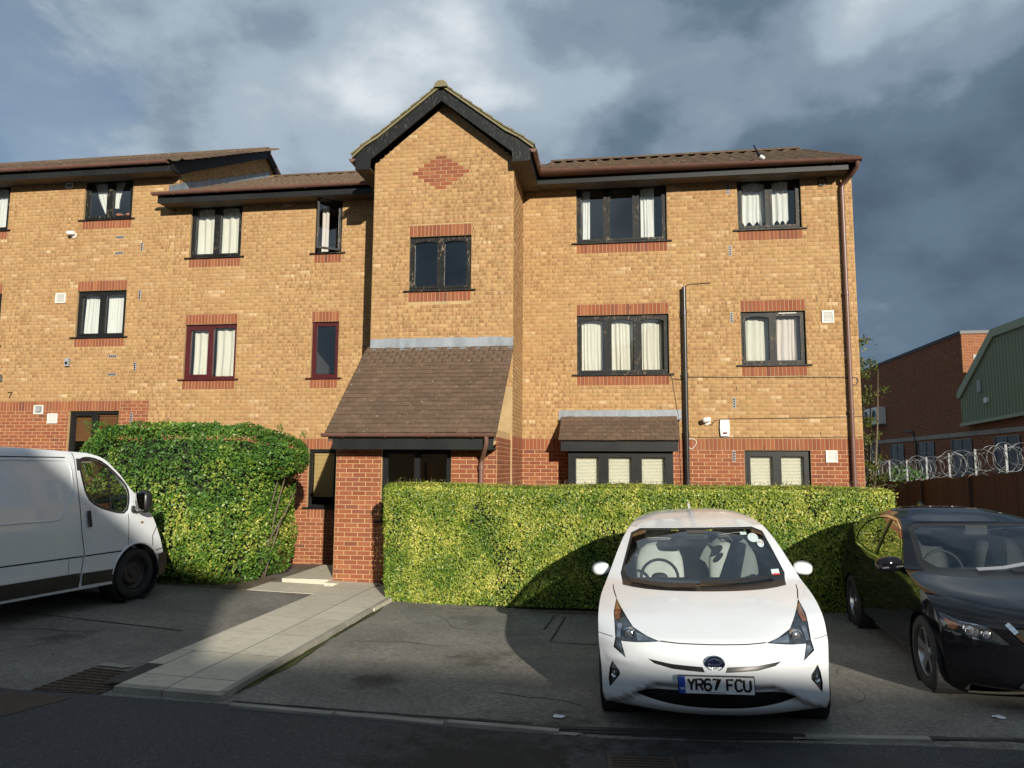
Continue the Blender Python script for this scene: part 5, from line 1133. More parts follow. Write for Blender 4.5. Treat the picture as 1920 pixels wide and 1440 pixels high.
# ---- build
def paint(name, c, rough=.22, metal=0.0, dirt=None, coat=1.0, spec=.5):
    s = Nodes(name); p = s.objc(); cc = c
    if dirt: cc = s.mix(s.ramp(s.noise(p, 2.4, 6, .7), (.45, 0), (.8, .6)), c, dirt)
    s.bsdf(cc, rough, metal, None, spec, coat)
paint('white paint', (.74, .765, .79), dirt=(.68, .70, .71), coat=.6); paint('van paint', (.66, .70, .74), .28, dirt=(.54, .575, .60), coat=.7); paint('black paint', (.006, .006, .008), .06, coat=.0, spec=.42)
simple('car trim', (.012, .012, .013), (.02, .02, .02), 9, .35); simple('gap', (.006, .006, .006), None, rough=.8); simple('tyre', (.018, .018, .018), (.028, .027, .026), 12, .85, bump=.3, bscale=120)
simple('alloy', (.42, .43, .45), (.34, .35, .37), 8, .3, .9); simple('chrome', (.75, .77, .80), None, rough=.08, metal=1.0); simple('steel wheel', (.03, .03, .032), (.05, .05, .05), 8, .5, .4)
simple('lamp bowl', (.55, .56, .58), (.30, .31, .33), 14, .12, .85); simple('lamp dark', (.045, .048, .054), (.11, .115, .125), 20, .15, .5); simple('indicator', (.30, .12, .05), (.20, .08, .035), 25, .2)
simple('seat cloth', (.62, .61, .57), (.52, .51, .48), 6, .7); simple('cabin dark', (.018, .018, .02), (.03, .03, .032), 5, .65); simple('badge blue', (.006, .008, .035), None, rough=.15); simple('plate white', (.78, .79, .80), None, rough=.35); simple('plate blue', (.02, .07, .42), None, rough=.4); simple('plate black', (.01, .01, .01), None, rough=.4)
simple('mirror glass', (.6, .63, .66), None, rough=.02, metal=1.0); simple('wiper silver', (.5, .5, .5), None, rough=.35, metal=.6); simple('sticker', (.62, .72, .70), (.5, .6, .6), 40, .5); simple('sticker red', (.55, .05, .05), None, rough=.5)
def inpoly_many(P, poly):
    P = np.asarray(P, float).reshape(-1, 2); q = np.asarray(poly, float); r = np.zeros(len(P), bool); x, y = P[:, 0], P[:, 1]
    for (x1, y1), (x2, y2) in zip(q, np.roll(q, -1, 0)):
        if y1 == y2: continue
        r ^= ((y1 > y) != (y2 > y)) & (x < (x2-x1)*(y-y1)/(y2-y1)+x1)
    return r
def resample(poly, step, closed=True):
    out = []; n = len(poly)
    for i in range(n if closed else n-1):
        a, b = poly[i], poly[(i+1) % n]; k = max(1, int(round(math.hypot(b[0]-a[0], b[1]-a[1])/step)))
        for j in range(k): out.append((a[0]+(b[0]-a[0])*j/k, a[1]+(b[1]-a[1])*j/k))
    if not closed: out.append(poly[-1])
    return out
def smooth_poly(pts, it=2, closed=True):
    for _ in range(it):
        q = []; n = len(pts)
        for i in range(n): a, b = pts[i], pts[(i+1) % n]; q += [(a[0]*.75+b[0]*.25, a[1]*.75+b[1]*.25), (a[0]*.25+b[0]*.75, a[1]*.25+b[1]*.75)]
        pts = q
    return pts
def sheet(outline, regions, surf, step, parent, flip=False, base=('body', 'white paint'), rot=0.0):
    """cuts a curved panel into regions [(name, polygon, material, inset)]: triangulated in the flat, bent onto surf(u, v) -> xyz arrays"""
    V, Ed = [], []
    def loop(poly):
        k = len(V); n = len(poly); V.extend(Vector(p) for p in poly); Ed.extend((k+i, k+(i+1) % n) for i in range(n))
    ol = resample(outline, step); loop(ol); polys = []
    for r in regions: q = resample(r[1], step*.7); polys.append(q); loop(q)
    A = np.array(ol); gu, gv = np.meshgrid(np.arange(A[:, 0].min(), A[:, 0].max(), step)+.31*step, np.arange(A[:, 1].min(), A[:, 1].max(), step)+.27*step); G = np.stack([gu.ravel(), gv.ravel()], 1)
    V.extend(Vector(p) for p in G[inpoly_many(G, ol)])
    vo, eo, fo, *_ = delaunay_2d_cdt(V, Ed, [], 0, 1e-5)
    P2 = np.array([(p.x, p.y) for p in vo]); groups = {}; fo = [tuple(f) for f in fo]; Cn = np.array([P2[list(f)].mean(0) for f in fo]); inside = inpoly_many(Cn, ol); kk = np.full(len(fo), -1)
    for i, q in enumerate(polys): kk[inpoly_many(Cn, q)] = i
    for f, s_, k in zip(fo, inside, kk):
        if s_: groups.setdefault(int(k), []).append(f)
    e = 1e-3; P3 = np.stack(surf(P2[:, 0], P2[:, 1]), -1); du = np.stack(surf(P2[:, 0]+e, P2[:, 1]), -1)-np.stack(surf(P2[:, 0]-e, P2[:, 1]), -1); dv = np.stack(surf(P2[:, 0], P2[:, 1]+e), -1)-np.stack(surf(P2[:, 0], P2[:, 1]-e), -1)
    Nn = np.cross(du, dv); Nn /= np.maximum(np.linalg.norm(Nn, axis=1), 1e-9)[:, None]
    if flip: Nn = -Nn
    res = {}
    for k, fs_ in groups.items():
        nm, mt, ins = (base[0], base[1], 0.0) if k < 0 else (regions[k][0], regions[k][2], regions[k][3])
        idx = sorted({i for f in fs_ for i in f}); mp = {j: i for i, j in enumerate(idx)}; co = P3[idx]-Nn[idx]*ins
        F = []
        for f in fs_:
            a, b, c = (P3[i] for i in f); q = np.cross(b-a, c-a) @ Nn[f[0]]; F.append(tuple(mp[i] for i in (f if q > 0 else f[::-1])))
        me = bpy.data.meshes.new(nm); me.from_pydata([tuple(p) for p in co], [], F); me.materials.append(MATS[mt]); me.polygons.foreach_set('use_smooth', [True]*len(F)); me.update()
        me.normals_split_custom_set_from_vertices([tuple(x) for x in Nn[idx]]); res.setdefault(k, link(nm, me, parent))
    return res
def strip_on(surf, line, w, lift, name, mt, parent, flip=False):
    """a narrow band lying on the panel along a 2-D line (shut lines, mouldings)"""
    L = resample(line, .03, False); b = MB()
    for i, p in enumerate(L):
        a, c = L[max(i-1, 0)], L[min(i+1, len(L)-1)]; t = Vector((c[0]-a[0], c[1]-a[1])).normalized(); n = Vector((-t.y, t.x))*w/2
        for s in (-1, 1):
            q = (np.array([p[0]+s*n.x]), np.array([p[1]+s*n.y])); e = 1e-3; o = np.stack(surf(*q), -1)[0]; du = np.stack(surf(q[0]+e, q[1]), -1)[0]-o; dv = np.stack(surf(q[0], q[1]+e), -1)[0]-o; N = np.cross(du, dv); N /= max(np.linalg.norm(N), 1e-9); N = -N if flip else N
            b.v.append(tuple(o+N*lift))
    b.f = [(2*i, 2*i+1, 2*i+3, 2*i+2) for i in range(len(L)-1)]; return b.build(name, mt, parent, True)
def blob(name, mt, parent, loc, size, e=2.6, rot=(0, 0, 0), sub=3):
    b = bmesh.new(); bmesh.ops.create_icosphere(b, subdivisions=sub, radius=1)
    for v in b.verts:
        d = v.co.normalized(); q = 1/(sum(abs(x)**e for x in d)**(1/e)); v.co = Vector((d[i]*q*size[i] for i in range(3)))
    me = bpy.data.meshes.new(name); b.to_mesh(me); b.free(); me.materials.append(MATS[mt]); me.polygons.foreach_set('use_smooth', [True]*len(me.polygons)); return link(name, me, parent, loc, rot)
def wheel(parent, x, y, z, rad, width, kind, out):
    """out = +1 or -1: side that faces outwards"""
    Mx = Matrix.Rotation(R(90)*out, 4, 'Y'); r = rad; w = width/2; hub = r*.68
    o = MB().lathe([(hub, -w*.8), (hub+.02, -w), (r-.03, -w), (r-.006, -w*.82), (r, -w*.5), (r, w*.5), (r-.006, w*.82), (r-.03, w), (hub+.02, w), (hub, w*.8)], 40, Mx).build('wheel', 'tyre', parent, True, 40, loc=(x, y, z))
    rim = MB().lathe([(hub, -w*.8), (hub, w*.75), (hub-.012, w*.80), (hub-.02, w*.62), (hub-.03, w*.1)], 36, Mx); n = 5
    if kind == 'steel': rim.lathe([(hub-.02, w*.5), (hub*.75, w*.25), (hub*.6, w*.55), (.06, w*.45), (.05, w*.6), (0, w*.6)], 36, Mx); rim.build('rim', 'steel wheel', o, True, 40)
    else:
        rim.build('rim', 'alloy', o, True, 40); MB().lathe([(hub-.03, w*.0), (0, w*.0)], 30, Mx).build('brake', 'steel wheel', o)
        for k in range(n):
            a = 2*PI*k/n; D = Vector((math.cos(a), math.sin(a), 0)); E = Vector((-math.sin(a), math.cos(a), 0)); pts = []
            for (rr, hw, zz) in ((.03, .035, w*.62), (hub*.55, .030, w*.66), (hub-.006, .045, w*.74)): pts += [D*rr-E*hw+Vector((0, 0, zz)), D*rr+E*hw+Vector((0, 0, zz)), D*rr+E*hw*.7+Vector((0, 0, zz-.04)), D*rr-E*hw*.7+Vector((0, 0, zz-.04))]
            b = MB(); b.v = [tuple(Mx @ p) for p in pts]; b.f = [(4*i+j, 4*i+(j+1) % 4, 4*i+4+(j+1) % 4, 4*i+4+j) for i in range(2) for j in range(4)]; b.build('spoke', 'alloy', o)
        MB().lathe([(.06, w*.55), (.055, w*.70), (0, w*.72)], 20, Mx).build('hub_cap', 'alloy', o, True, 40)
    return o
class Car:
    def __init__(s, S, name, label, cat, loc, rot, mt, length, rail, rear, sill, wheels, arch, zt):
        s.S = S; s.mt = mt; s.t = thing(name, label, cat, loc); s.t.rotation_euler = rot; s.L = length; s.rail = rail; s.rear = rear; s.sill = sill; s.wh = wheels; s.ar = arch; s.zt = zt; s.zb = S.fc.x[0]
    def fsurf(s, x, z): return (np.asarray(x, float), s.S.front(x, z), np.asarray(z, float))
    def ssurf(s, sg):
        def f(y, z): return (sg*s.S.side(y, z), np.asarray(y, float), np.asarray(z, float))
        return f
    def front(s, regions, step=.035):
        zz = np.linspace(s.zb, s.zt, 44); E = [(float(s.S.edge(z)[0]), float(z)) for z in zz]
        ol = E+[(-x, z) for x, z in E[::-1]]; s.F = sheet(ol, regions, s.fsurf, step, s.t, True and False, ('nose_panel', s.mt)); return s.F
    def sides(s, regions, step=.045):
        zz = np.linspace(s.zb, s.zt, 44); E = [(float(s.S.edge(z)[1]), float(z)) for z in zz]; bot = []
        yA = E[0][0]; yB = s.rear[-1][0]; pts = []; a0 = yA
        for (yc, zc) in s.wh:
            h = math.sqrt(max(.0, s.ar**2-(zc-s.sill)**2)); th0 = math.atan2(s.sill-zc, -h); th1 = math.atan2(s.sill-zc, h)
            if th0 < 0: th0 += 2*PI
            arc = [(yc+s.ar*math.cos(t), zc+s.ar*math.sin(t)) for t in np.linspace(th0, th1, 26)]; pts += arc
        ol = E+s.rail[1:]+s.rear+[q for q in pts[::-1]]
        s.Sd = {}
        for sg in (-1, 1): s.Sd[sg] = sheet(ol, regions, s.ssurf(sg), step, s.t, sg < 0, ('side_panel', s.mt))
    def roof(s, centre, n=26, m=22, mt=None):
        rl = Tab([(i/(len(s.rail)-1), y) for i, (y, z) in enumerate(s.rail)], .4); rz = Tab([(i/(len(s.rail)-1), z) for i, (y, z) in enumerate(s.rail)], .4); cyy = Tab([(i/(len(centre)-1), p[0]) for i, p in enumerate(centre)], .4); czz = Tab([(i/(len(centre)-1), p[1]) for i, p in enumerate(centre)], .4)
        p = float(s.S.pw(s.zt)); V = []
        for i in range(n+1):
            k = i/n; ye, ze = float(np.interp(k, np.linspace(0, 1, len(s.rail)), [q[0] for q in s.rail])), float(np.interp(k, np.linspace(0, 1, len(s.rail)), [q[1] for q in s.rail])); xe = float(s.S.side(ye, ze)); yc, zc = float(cyy(k)), float(czz(k))
            for j in range(m+1): t = 2*j/m-1; V.append((xe*t, yc+(ye-yc)*abs(t)**p, zc+(ze-zc)*abs(t)**3.6))
        w = m+1; F = [(i*w+j, i*w+j+1, (i+1)*w+j+1, (i+1)*w+j) for i in range(n) for j in range(m)]
        return link('roof', arr_mesh('roof', V, F, mt or s.mt, smooth=True), s.t)
    def tail(s, mt=None):
        R_ = [s.rail[-1]]+s.rear; V = []; m = 14; R_ = resample(R_, .08, False)
        for (y, z) in R_:
            xe = float(s.S.side(y, z))
            for j in range(m+1): t = 2*j/m-1; V.append((xe*t, y+.10*(1-abs(t)**2.5)*min(1, max(.0, (s.rail[-1][1]-z)/.1)), z))
        w = m+1; F = [(i*w+j, i*w+j+1, (i+1)*w+j+1, (i+1)*w+j) for i in range(len(R_)-1) for j in range(m)]
        link('tailgate', arr_mesh('tailgate', V, F, mt or s.mt, smooth=True), s.t)
    def under(s, z0=.16, z1=.62):
        MB().box(-.70, .70, .55, s.L-.35, z0, z0+.06).box(-.60, .60, .62, s.L-.4, z0+.06, z1-.1).build('underbody', 'cabin dark', s.t)
        for (y, z) in s.wh:
            for sg in (-1, 1): MB().lathe([(s.ar+.01, -.25), (s.ar+.01, .0), (s.ar-.0, .012)], 30, Matrix.Translation((sg*(float(s.S.side(y, .5))-.012), y, z)) @ Matrix.Rotation(R(90)*sg, 4, 'Y')).build('wheel_housing', 'cabin dark', s.t)
def mirror_x(p): return [(-x, z) for x, z in p]
def seat(parent, x, y, z, mt, hr=True, name='seat'):
    o = blob(name, mt, parent, (x, y, z+.33), (.245, .075, .36), 3.2, (R(-14), 0, 0)); blob('headrest', mt, o, (0, .01, .46), (.14, .055, .105), 3.2); blob('cushion', mt, o, (0, -.25, -.30), (.25, .27, .09), 3.5, (R(14), 0, 0)); return o
def glyphs(parent, text, x0, z0, h, w, gap, y, mt, name='character', rotx=0):
    """registration characters from flat strokes: each letter is one little mesh"""
    T = {'Y': [[(0, 1), (.5, .5)], [(1, 1), (.5, .5)], [(.5, .5), (.5, 0)]], 'R': [[(0, 0), (0, 1), (.75, 1), (1, .87), (1, .63), (.75, .5), (0, .5)], [(.55, .5), (1, 0)]], '6': [[(.95, .9), (.7, 1), (.3, 1), (0, .75), (0, .25), (.25, 0), (.75, 0), (1, .25), (1, .38), (.75, .58), (.25, .58), (0, .4)]], '7': [[(0, 1), (1, 1), (.35, 0)]],
         'F': [[(0, 0), (0, 1), (1, 1)], [(0, .52), (.8, .52)]], 'C': [[(1, .8), (.75, 1), (.25, 1), (0, .75), (0, .25), (.25, 0), (.75, 0), (1, .2)]], 'U': [[(0, 1), (0, .22), (.25, 0), (.75, 0), (1, .22), (1, 1)]]}
    x = x0; sw = h*.105
    for ch in text:
        if ch == ' ': x += gap*3.2; continue
        b = MB()
        for k, ln in enumerate(T[ch]):
            P = [Vector((x+a*w, z0+c*h)) for a, c in ln]; Lf, Rg = [], []
            for i, p in enumerate(P):
                a = P[max(i-1, 0)]; c = P[min(i+1, len(P)-1)]; t = (c-a).normalized(); n = Vector((-t.y, t.x)); q = 1.0
                if 0 < i < len(P)-1: t1 = (p-a).normalized(); q = 1/max(.45, t1.dot(t))
                Lf.append(p+n*sw*q); Rg.append(p-n*sw*q)
            v = len(b.v); m = len(P); b.v += [(p.x, y-.0004*k, p.y) for p in Lf]+[(p.x, y-.0004*k, p.y) for p in Rg]; b.f += [(v+i, v+m+i, v+m+i+1, v+i+1) for i in range(m-1)]
        b.build(name, mt, parent); x += w+gap
# ------------------------------------------------------------------ white hatchback
def white_car():
    rail = [(2.25, 1.395), (2.5, 1.43), (2.8, 1.44), (3.2, 1.43), (3.6, 1.39), (3.95, 1.31), (4.25, 1.17)]
    rear = [(4.36, 1.02), (4.42, .85), (4.44, .6), (4.42, .35), (4.36, .20)]
    c = Car(HATCH, 'white_hatchback', 'white hatchback with registration YR67 FCU parked nose out before the hedge', 'car', (.66, -8.70, .015), (0, R(-2.0), R(-3.0)), 'white paint', 4.5, rail, rear, .19, [(.96, .32), (3.66, .32)], .345, 1.395)
    HL = [(.728, .905), (.738, .84), (.722, .76), (.715, .70), (.73, .63), (.635, .575), (.668, .683), (.56, .69), (.375, .712), (.47, .735), (.575, .772), (.65, .838)]
    FG = [(.745, .53), (.69, .47), (.685, .44), (.775, .318), (.782, .385), (.768, .47)]
    SL = [(.47, .597), (.30, .580), (.085, .572), (.07, .538), (.295, .549), (.42, .570)]
    LG = [(-.60, .325), (-.46, .382), (-.25, .395), (0, .398), (.25, .395), (.46, .382), (.60, .325), (.38, .292), (.2, .282), (0, .280), (-.2, .282), (-.38, .292)]
    WO = [(-.735, .972), (-.55, .958), (-.3, .952), (0, .95), (.3, .952), (.55, .958), (.735, .972), (.66, 1.24), (.622, 1.382), (.3, 1.388), (0, 1.389), (-.3, 1.388), (-.622, 1.382), (-.66, 1.24)]
    WI = [(-.712, 1.0), (-.3, .982), (0, .978), (.3, .982), (.712, 1.0), (.64, 1.24), (.603, 1.366), (.3, 1.374), (0, 1.375), (-.3, 1.374), (-.603, 1.366), (-.64, 1.24)]
    regs = [('headlight', HL, 'lamp dark', .012), ('headlight', mirror_x(HL)[::-1], 'lamp dark', .012), ('fog_light', FG, 'lamp dark', .015), ('fog_light', mirror_x(FG)[::-1], 'lamp dark', .015), ('upper_grille', SL, 'car trim', .018), ('upper_grille', mirror_x(SL)[::-1], 'car trim', .018), ('lower_grille', smooth_poly(LG, 1), 'car trim', .03), ('windscreen_surround', smooth_poly(WO, 1), 'car trim', .003), ('windscreen', smooth_poly(WI, 1), 'car glass', .004)]
    F = c.front(regs); c.roof([(2.06, 1.395), (2.35, 1.455), (2.75, 1.50), (3.2, 1.51), (3.6, 1.485), (3.95, 1.41), (4.28, 1.25)]); c.tail()
    DLO = smooth_poly([(1.60, 1.02), (1.90, 1.19), (2.16, 1.305), (2.42, 1.375), (2.8, 1.39), (3.25, 1.365), (3.62, 1.28), (3.80, 1.16), (3.5, 1.07), (2.6, 1.02)], 1)
    c.sides([('side_window', DLO, 'dark car glass', .006)]); c.under()
    t = c.t; fs_ = c.fsurf
    def on(x, z, lift=0): p = fs_(np.array([x]), np.array([z])); return (float(p[0][0]), float(p[1][0])-lift, float(p[2][0]))
    # lamps: clear lens over a dark bowl with projector, bright strips and indicator
    for sg, k in ((1, 0), (-1, 1)):
        hl = F[k]; P = HL if sg > 0 else mirror_x(HL)[::-1]
        sheet(P, [], fs_, .03, hl, False, ('lens', 'lamp glass'))
        x, y, z = on(sg*.605, .735)
        Mx = Matrix.Translation((x, y+.012, z)) @ Matrix.Rotation(R(90), 4, 'X') @ Matrix.Rotation(R(22)*sg, 4, 'Y')
        MB().lathe([(.044, -.02), (.046, .012), (.038, .016), (.036, .004)], 22, Mx).build('projector_ring', 'chrome', hl, True, 40); MB().lathe([(.037, .002), (.03, .012), (.016, .019), (0, .021)], 22, Mx).build('projector', 'lamp bowl', hl, True)
        for nm, q, m_ in (('indicator', [(.722, .885), (.728, .80), (.69, .80), (.68, .84)], 'indicator'), ('reflector', [(.665, .78), (.70, .78), (.705, .70), (.675, .70)], 'lamp bowl'), ('reflector', [(.40, .712), (.545, .70), (.552, .745), (.48, .732)], 'lamp bowl'), ('indicator', [(.70, .665), (.722, .64), (.65, .59), (.675, .67)], 'lamp bowl')):
            q = [(sg*a, b) for a, b in q]; q = q if sg > 0 else q[::-1]
            sheet(q, [], lambda u, v: (u, HATCH.front(u, v)+.010, v), .03, hl, False, (nm, m_))
        fg = F[2+k]; x, y, z = on(sg*.728, .435); MB().lathe([(.030, 0), (.028, .014), (.02, .006), (0, .010)], 16, Matrix.Translation((x, y+.012, z)) @ Matrix.Rotation(R(90), 4, 'X') @ Matrix.Rotation(R(40)*sg, 4, 'Y')).build('bulb_bowl', 'chrome', fg, True, 50)
        q = [(sg*a, b) for a, b in ((.742, .52), (.70, .472), (.755, .47))]; sheet(q if sg > 0 else q[::-1], [], lambda u, v: (u, HATCH.front(u, v)+.010, v), .03, fg, False, ('chrome_edge', 'chrome'))
        # shut lines and creases
        strip_on(fs_, [(sg*.375, .714), (sg*.24, .708), (0, .706)], .006, .0012, 'shut_line', 'gap', t); strip_on(fs_, [(sg*.728, .905), (sg*.76, .94), (sg*.775, .965)], .007, .0012, 'shut_line', 'gap', t)
        strip_on(fs_, [(sg*.735, .70), (sg*.862, .705)], .004, .0012, 'shut_line', 'gap', t)
        ss = c.ssurf(sg)
        for ln in ([(1.30, .24), (1.26, .55), (1.34, .80), (1.42, .97)], [(2.50, .24), (2.52, .7), (2.50, 1.05), (2.52, 1.38)], [(3.35, .62), (3.42, .8), (3.58, 1.08)]): strip_on(ss, ln, .006, .0015, 'shut_line', 'gap', t, sg < 0)
        strip_on(ss, [(2.30, .86), (2.50, .865)], .03, .02, 'door_handle', 'white paint', t, sg < 0); strip_on(ss, [(2.48, 1.04), (2.50, 1.38)], .07, .003, 'pillar_trim', 'car trim', t, sg < 0)
        strip_on(ss, [(1.3, .215), (3.3, .215)], .05, .004, 'sill_trim', 'car trim', t, sg < 0)
        # door mirror
        m_ = blob('door_mirror', 'white paint', t, (sg*.915, 1.68, 1.04), (.082, .062, .056), 2.5, (0, R(8)*sg, R(-12)*sg)); blob('mirror_base', 'car trim', m_, (-sg*.07, .02, -.045), (.085, .05, .035), 2.4); MB().lathe([(.0, 0), (.085, 0)], 20, Matrix.Translation((0, .071, 0)) @ Matrix.Rotation(R(-90), 4, 'X') @ Matrix.Diagonal((1, .7, 1, 1))).build('mirror_face', 'mirror glass', m_)
    # grille bars
    for z in (.31, .335, .36): strip_on(lambda u, v: (u, HATCH.front(u, v)+.022, v), [(-.5+abs(z-.335)*2, z), (.5-abs(z-.335)*2, z)], .007, 0, 'grille_bar', 'car trim', F[6])
    # badge
    x, y, z = on(0, .597); Mb = Matrix.Translation((0, y-.004, z)) @ Matrix.Rotation(R(90), 4, 'X') @ Matrix.Diagonal((1, .78, 1, 1))
    bd = MB().lathe([(.072, 0), (.072, .007), (.066, .013), (.058, .012), (.057, .006)], 30, Mb).build('badge', 'chrome', t, True, 40); MB().lathe([(.061, .005), (0, .008)], 30, Mb).build('badge_field', 'badge blue', bd, True)
    for (a, b, ox, oz) in ((.050, .020, 0, .011), (.018, .034, 0, .0), (.034, .036, 0, 0)): MB().tube([(ox+a*math.cos(q), y-.014, z+oz+b*math.sin(q)) for q in np.linspace(0, 2*PI, 22)[:-1]], .0028, 5, True).build('badge_oval', 'chrome', bd, True)
    # number plate
    pl_ = MB().cbox(-.262, .262, -.03, .0, .402, .523).build('number_plate', 'plate black', t); MB().box(-.256, .256, -.034, -.0305, .406, .519).build('plate_face', 'plate white', pl_); MB().box(-.256, -.212, -.0355, -.0345, .406, .519).build('plate_band', 'plate blue', pl_)
    for i, xx in enumerate((-.243, -.229)): MB().box(xx, xx+.009, -.0365, -.036, .432, .446).build('plate_mark', 'plate white', pl_)
    glyphs(pl_, 'YR67 FCU', -.192, .430, .073, .044, .0125, -.0362, 'plate black')
    fine = MB()
    for i in range(13): fine.box(-.06+i*.0095, -.06+i*.0095+.006, -.0365, -.0360, .412, .417)
    tag(fine.build('maker_line', 'plate black', pl_), kind='stuff')
    pl_.location = (0, .002, 0)
    # windscreen furniture
    W = F[8]
    for ln in ([(-.02, .985), (.25, .99), (.60, 1.015)], [(-.62, .99), (-.3, .97), (-.06, .972)]): strip_on(fs_, ln, .022, .016, 'wiper', 'car trim', t)
    for (u, v, a, b, m_) in ((.52, 1.30, .05, .035, 'sticker'), (.575, 1.255, .032, .03, 'sticker'), (.44, 1.335, .03, .011, 'sticker'), (.635, 1.05, .035, .018, 'sticker'), (.635, 1.035, .035, .006, 'sticker red')):
        q = [(u+a*math.cos(k), v+b*math.sin(k)) for k in np.linspace(0, 2*PI, 17)[:-1]] if b > .02 else [(u-a, v-b), (u+a, v-b), (u+a, v+b), (u-a, v+b)]
        sheet(q, [], lambda u_, v_: (u_, HATCH.front(u_, v_)-.003, v_), .03, W, False, ('windscreen_sticker', m_))
    MB().tube([(.575+.02*math.cos(k), HATCH.front(.575, 1.255)-.006, 1.255+.017*math.sin(k)) for k in np.linspace(0, 2*PI, 15)[:-1]], .0025, 4, True).build('no_smoking_ring', 'sticker red', W)
    # cabin
    dsh = MB().prism([(1.05, .80), (1.15, .955), (1.45, .985), (1.75, .95), (1.80, .70), (1.6, .6)], 'x', -.74, .74).build('dashboard', 'cabin dark', t)
    for x in (-.37, .37): seat(t, x, 2.45, .52, 'seat cloth')
    for x in (-.42, .0, .42): seat(t, x, 3.35, .50, 'seat cloth', name='rear_seat')
    sw = MB().tube([(-.37+.175*math.cos(k), 1.86+.06*math.sin(k), .93+.165*math.sin(k)) for k in np.linspace(0, 2*PI, 28)[:-1]], .014, 8, True).build('steering_wheel', 'cabin dark', t, True); blob('wheel_boss', 'cabin dark', sw, (-.37, 1.85, .92), (.08, .04, .06))
    blob('rear_view_mirror', 'cabin dark', t, (0, 1.99, 1.30), (.12, .02, .035), 3); MB().box(-.09, .09, 1.93, 2.08, 1.32, 1.37).build('camera_housing', 'cabin dark', t)
    MB().box(-.80, .80, 1.15, 4.1, .30, .36).box(-.80, -.76, 1.15, 4.1, .36, .95).box(.76, .80, 1.15, 4.1, .36, .95).build('cabin_floor', 'cabin dark', t)
    MB().prism([(3.62, 1.49), (3.80, 1.45), (3.82, 1.50), (3.80, 1.545)][::1], 'x', -.012, .012).build('aerial', 'white paint', t)
    for (y, z) in c.wh:
        for sg in (-1, 1): wheel(t, sg*.765, y, z, .315, .205, 'alloy', sg)
white_car()
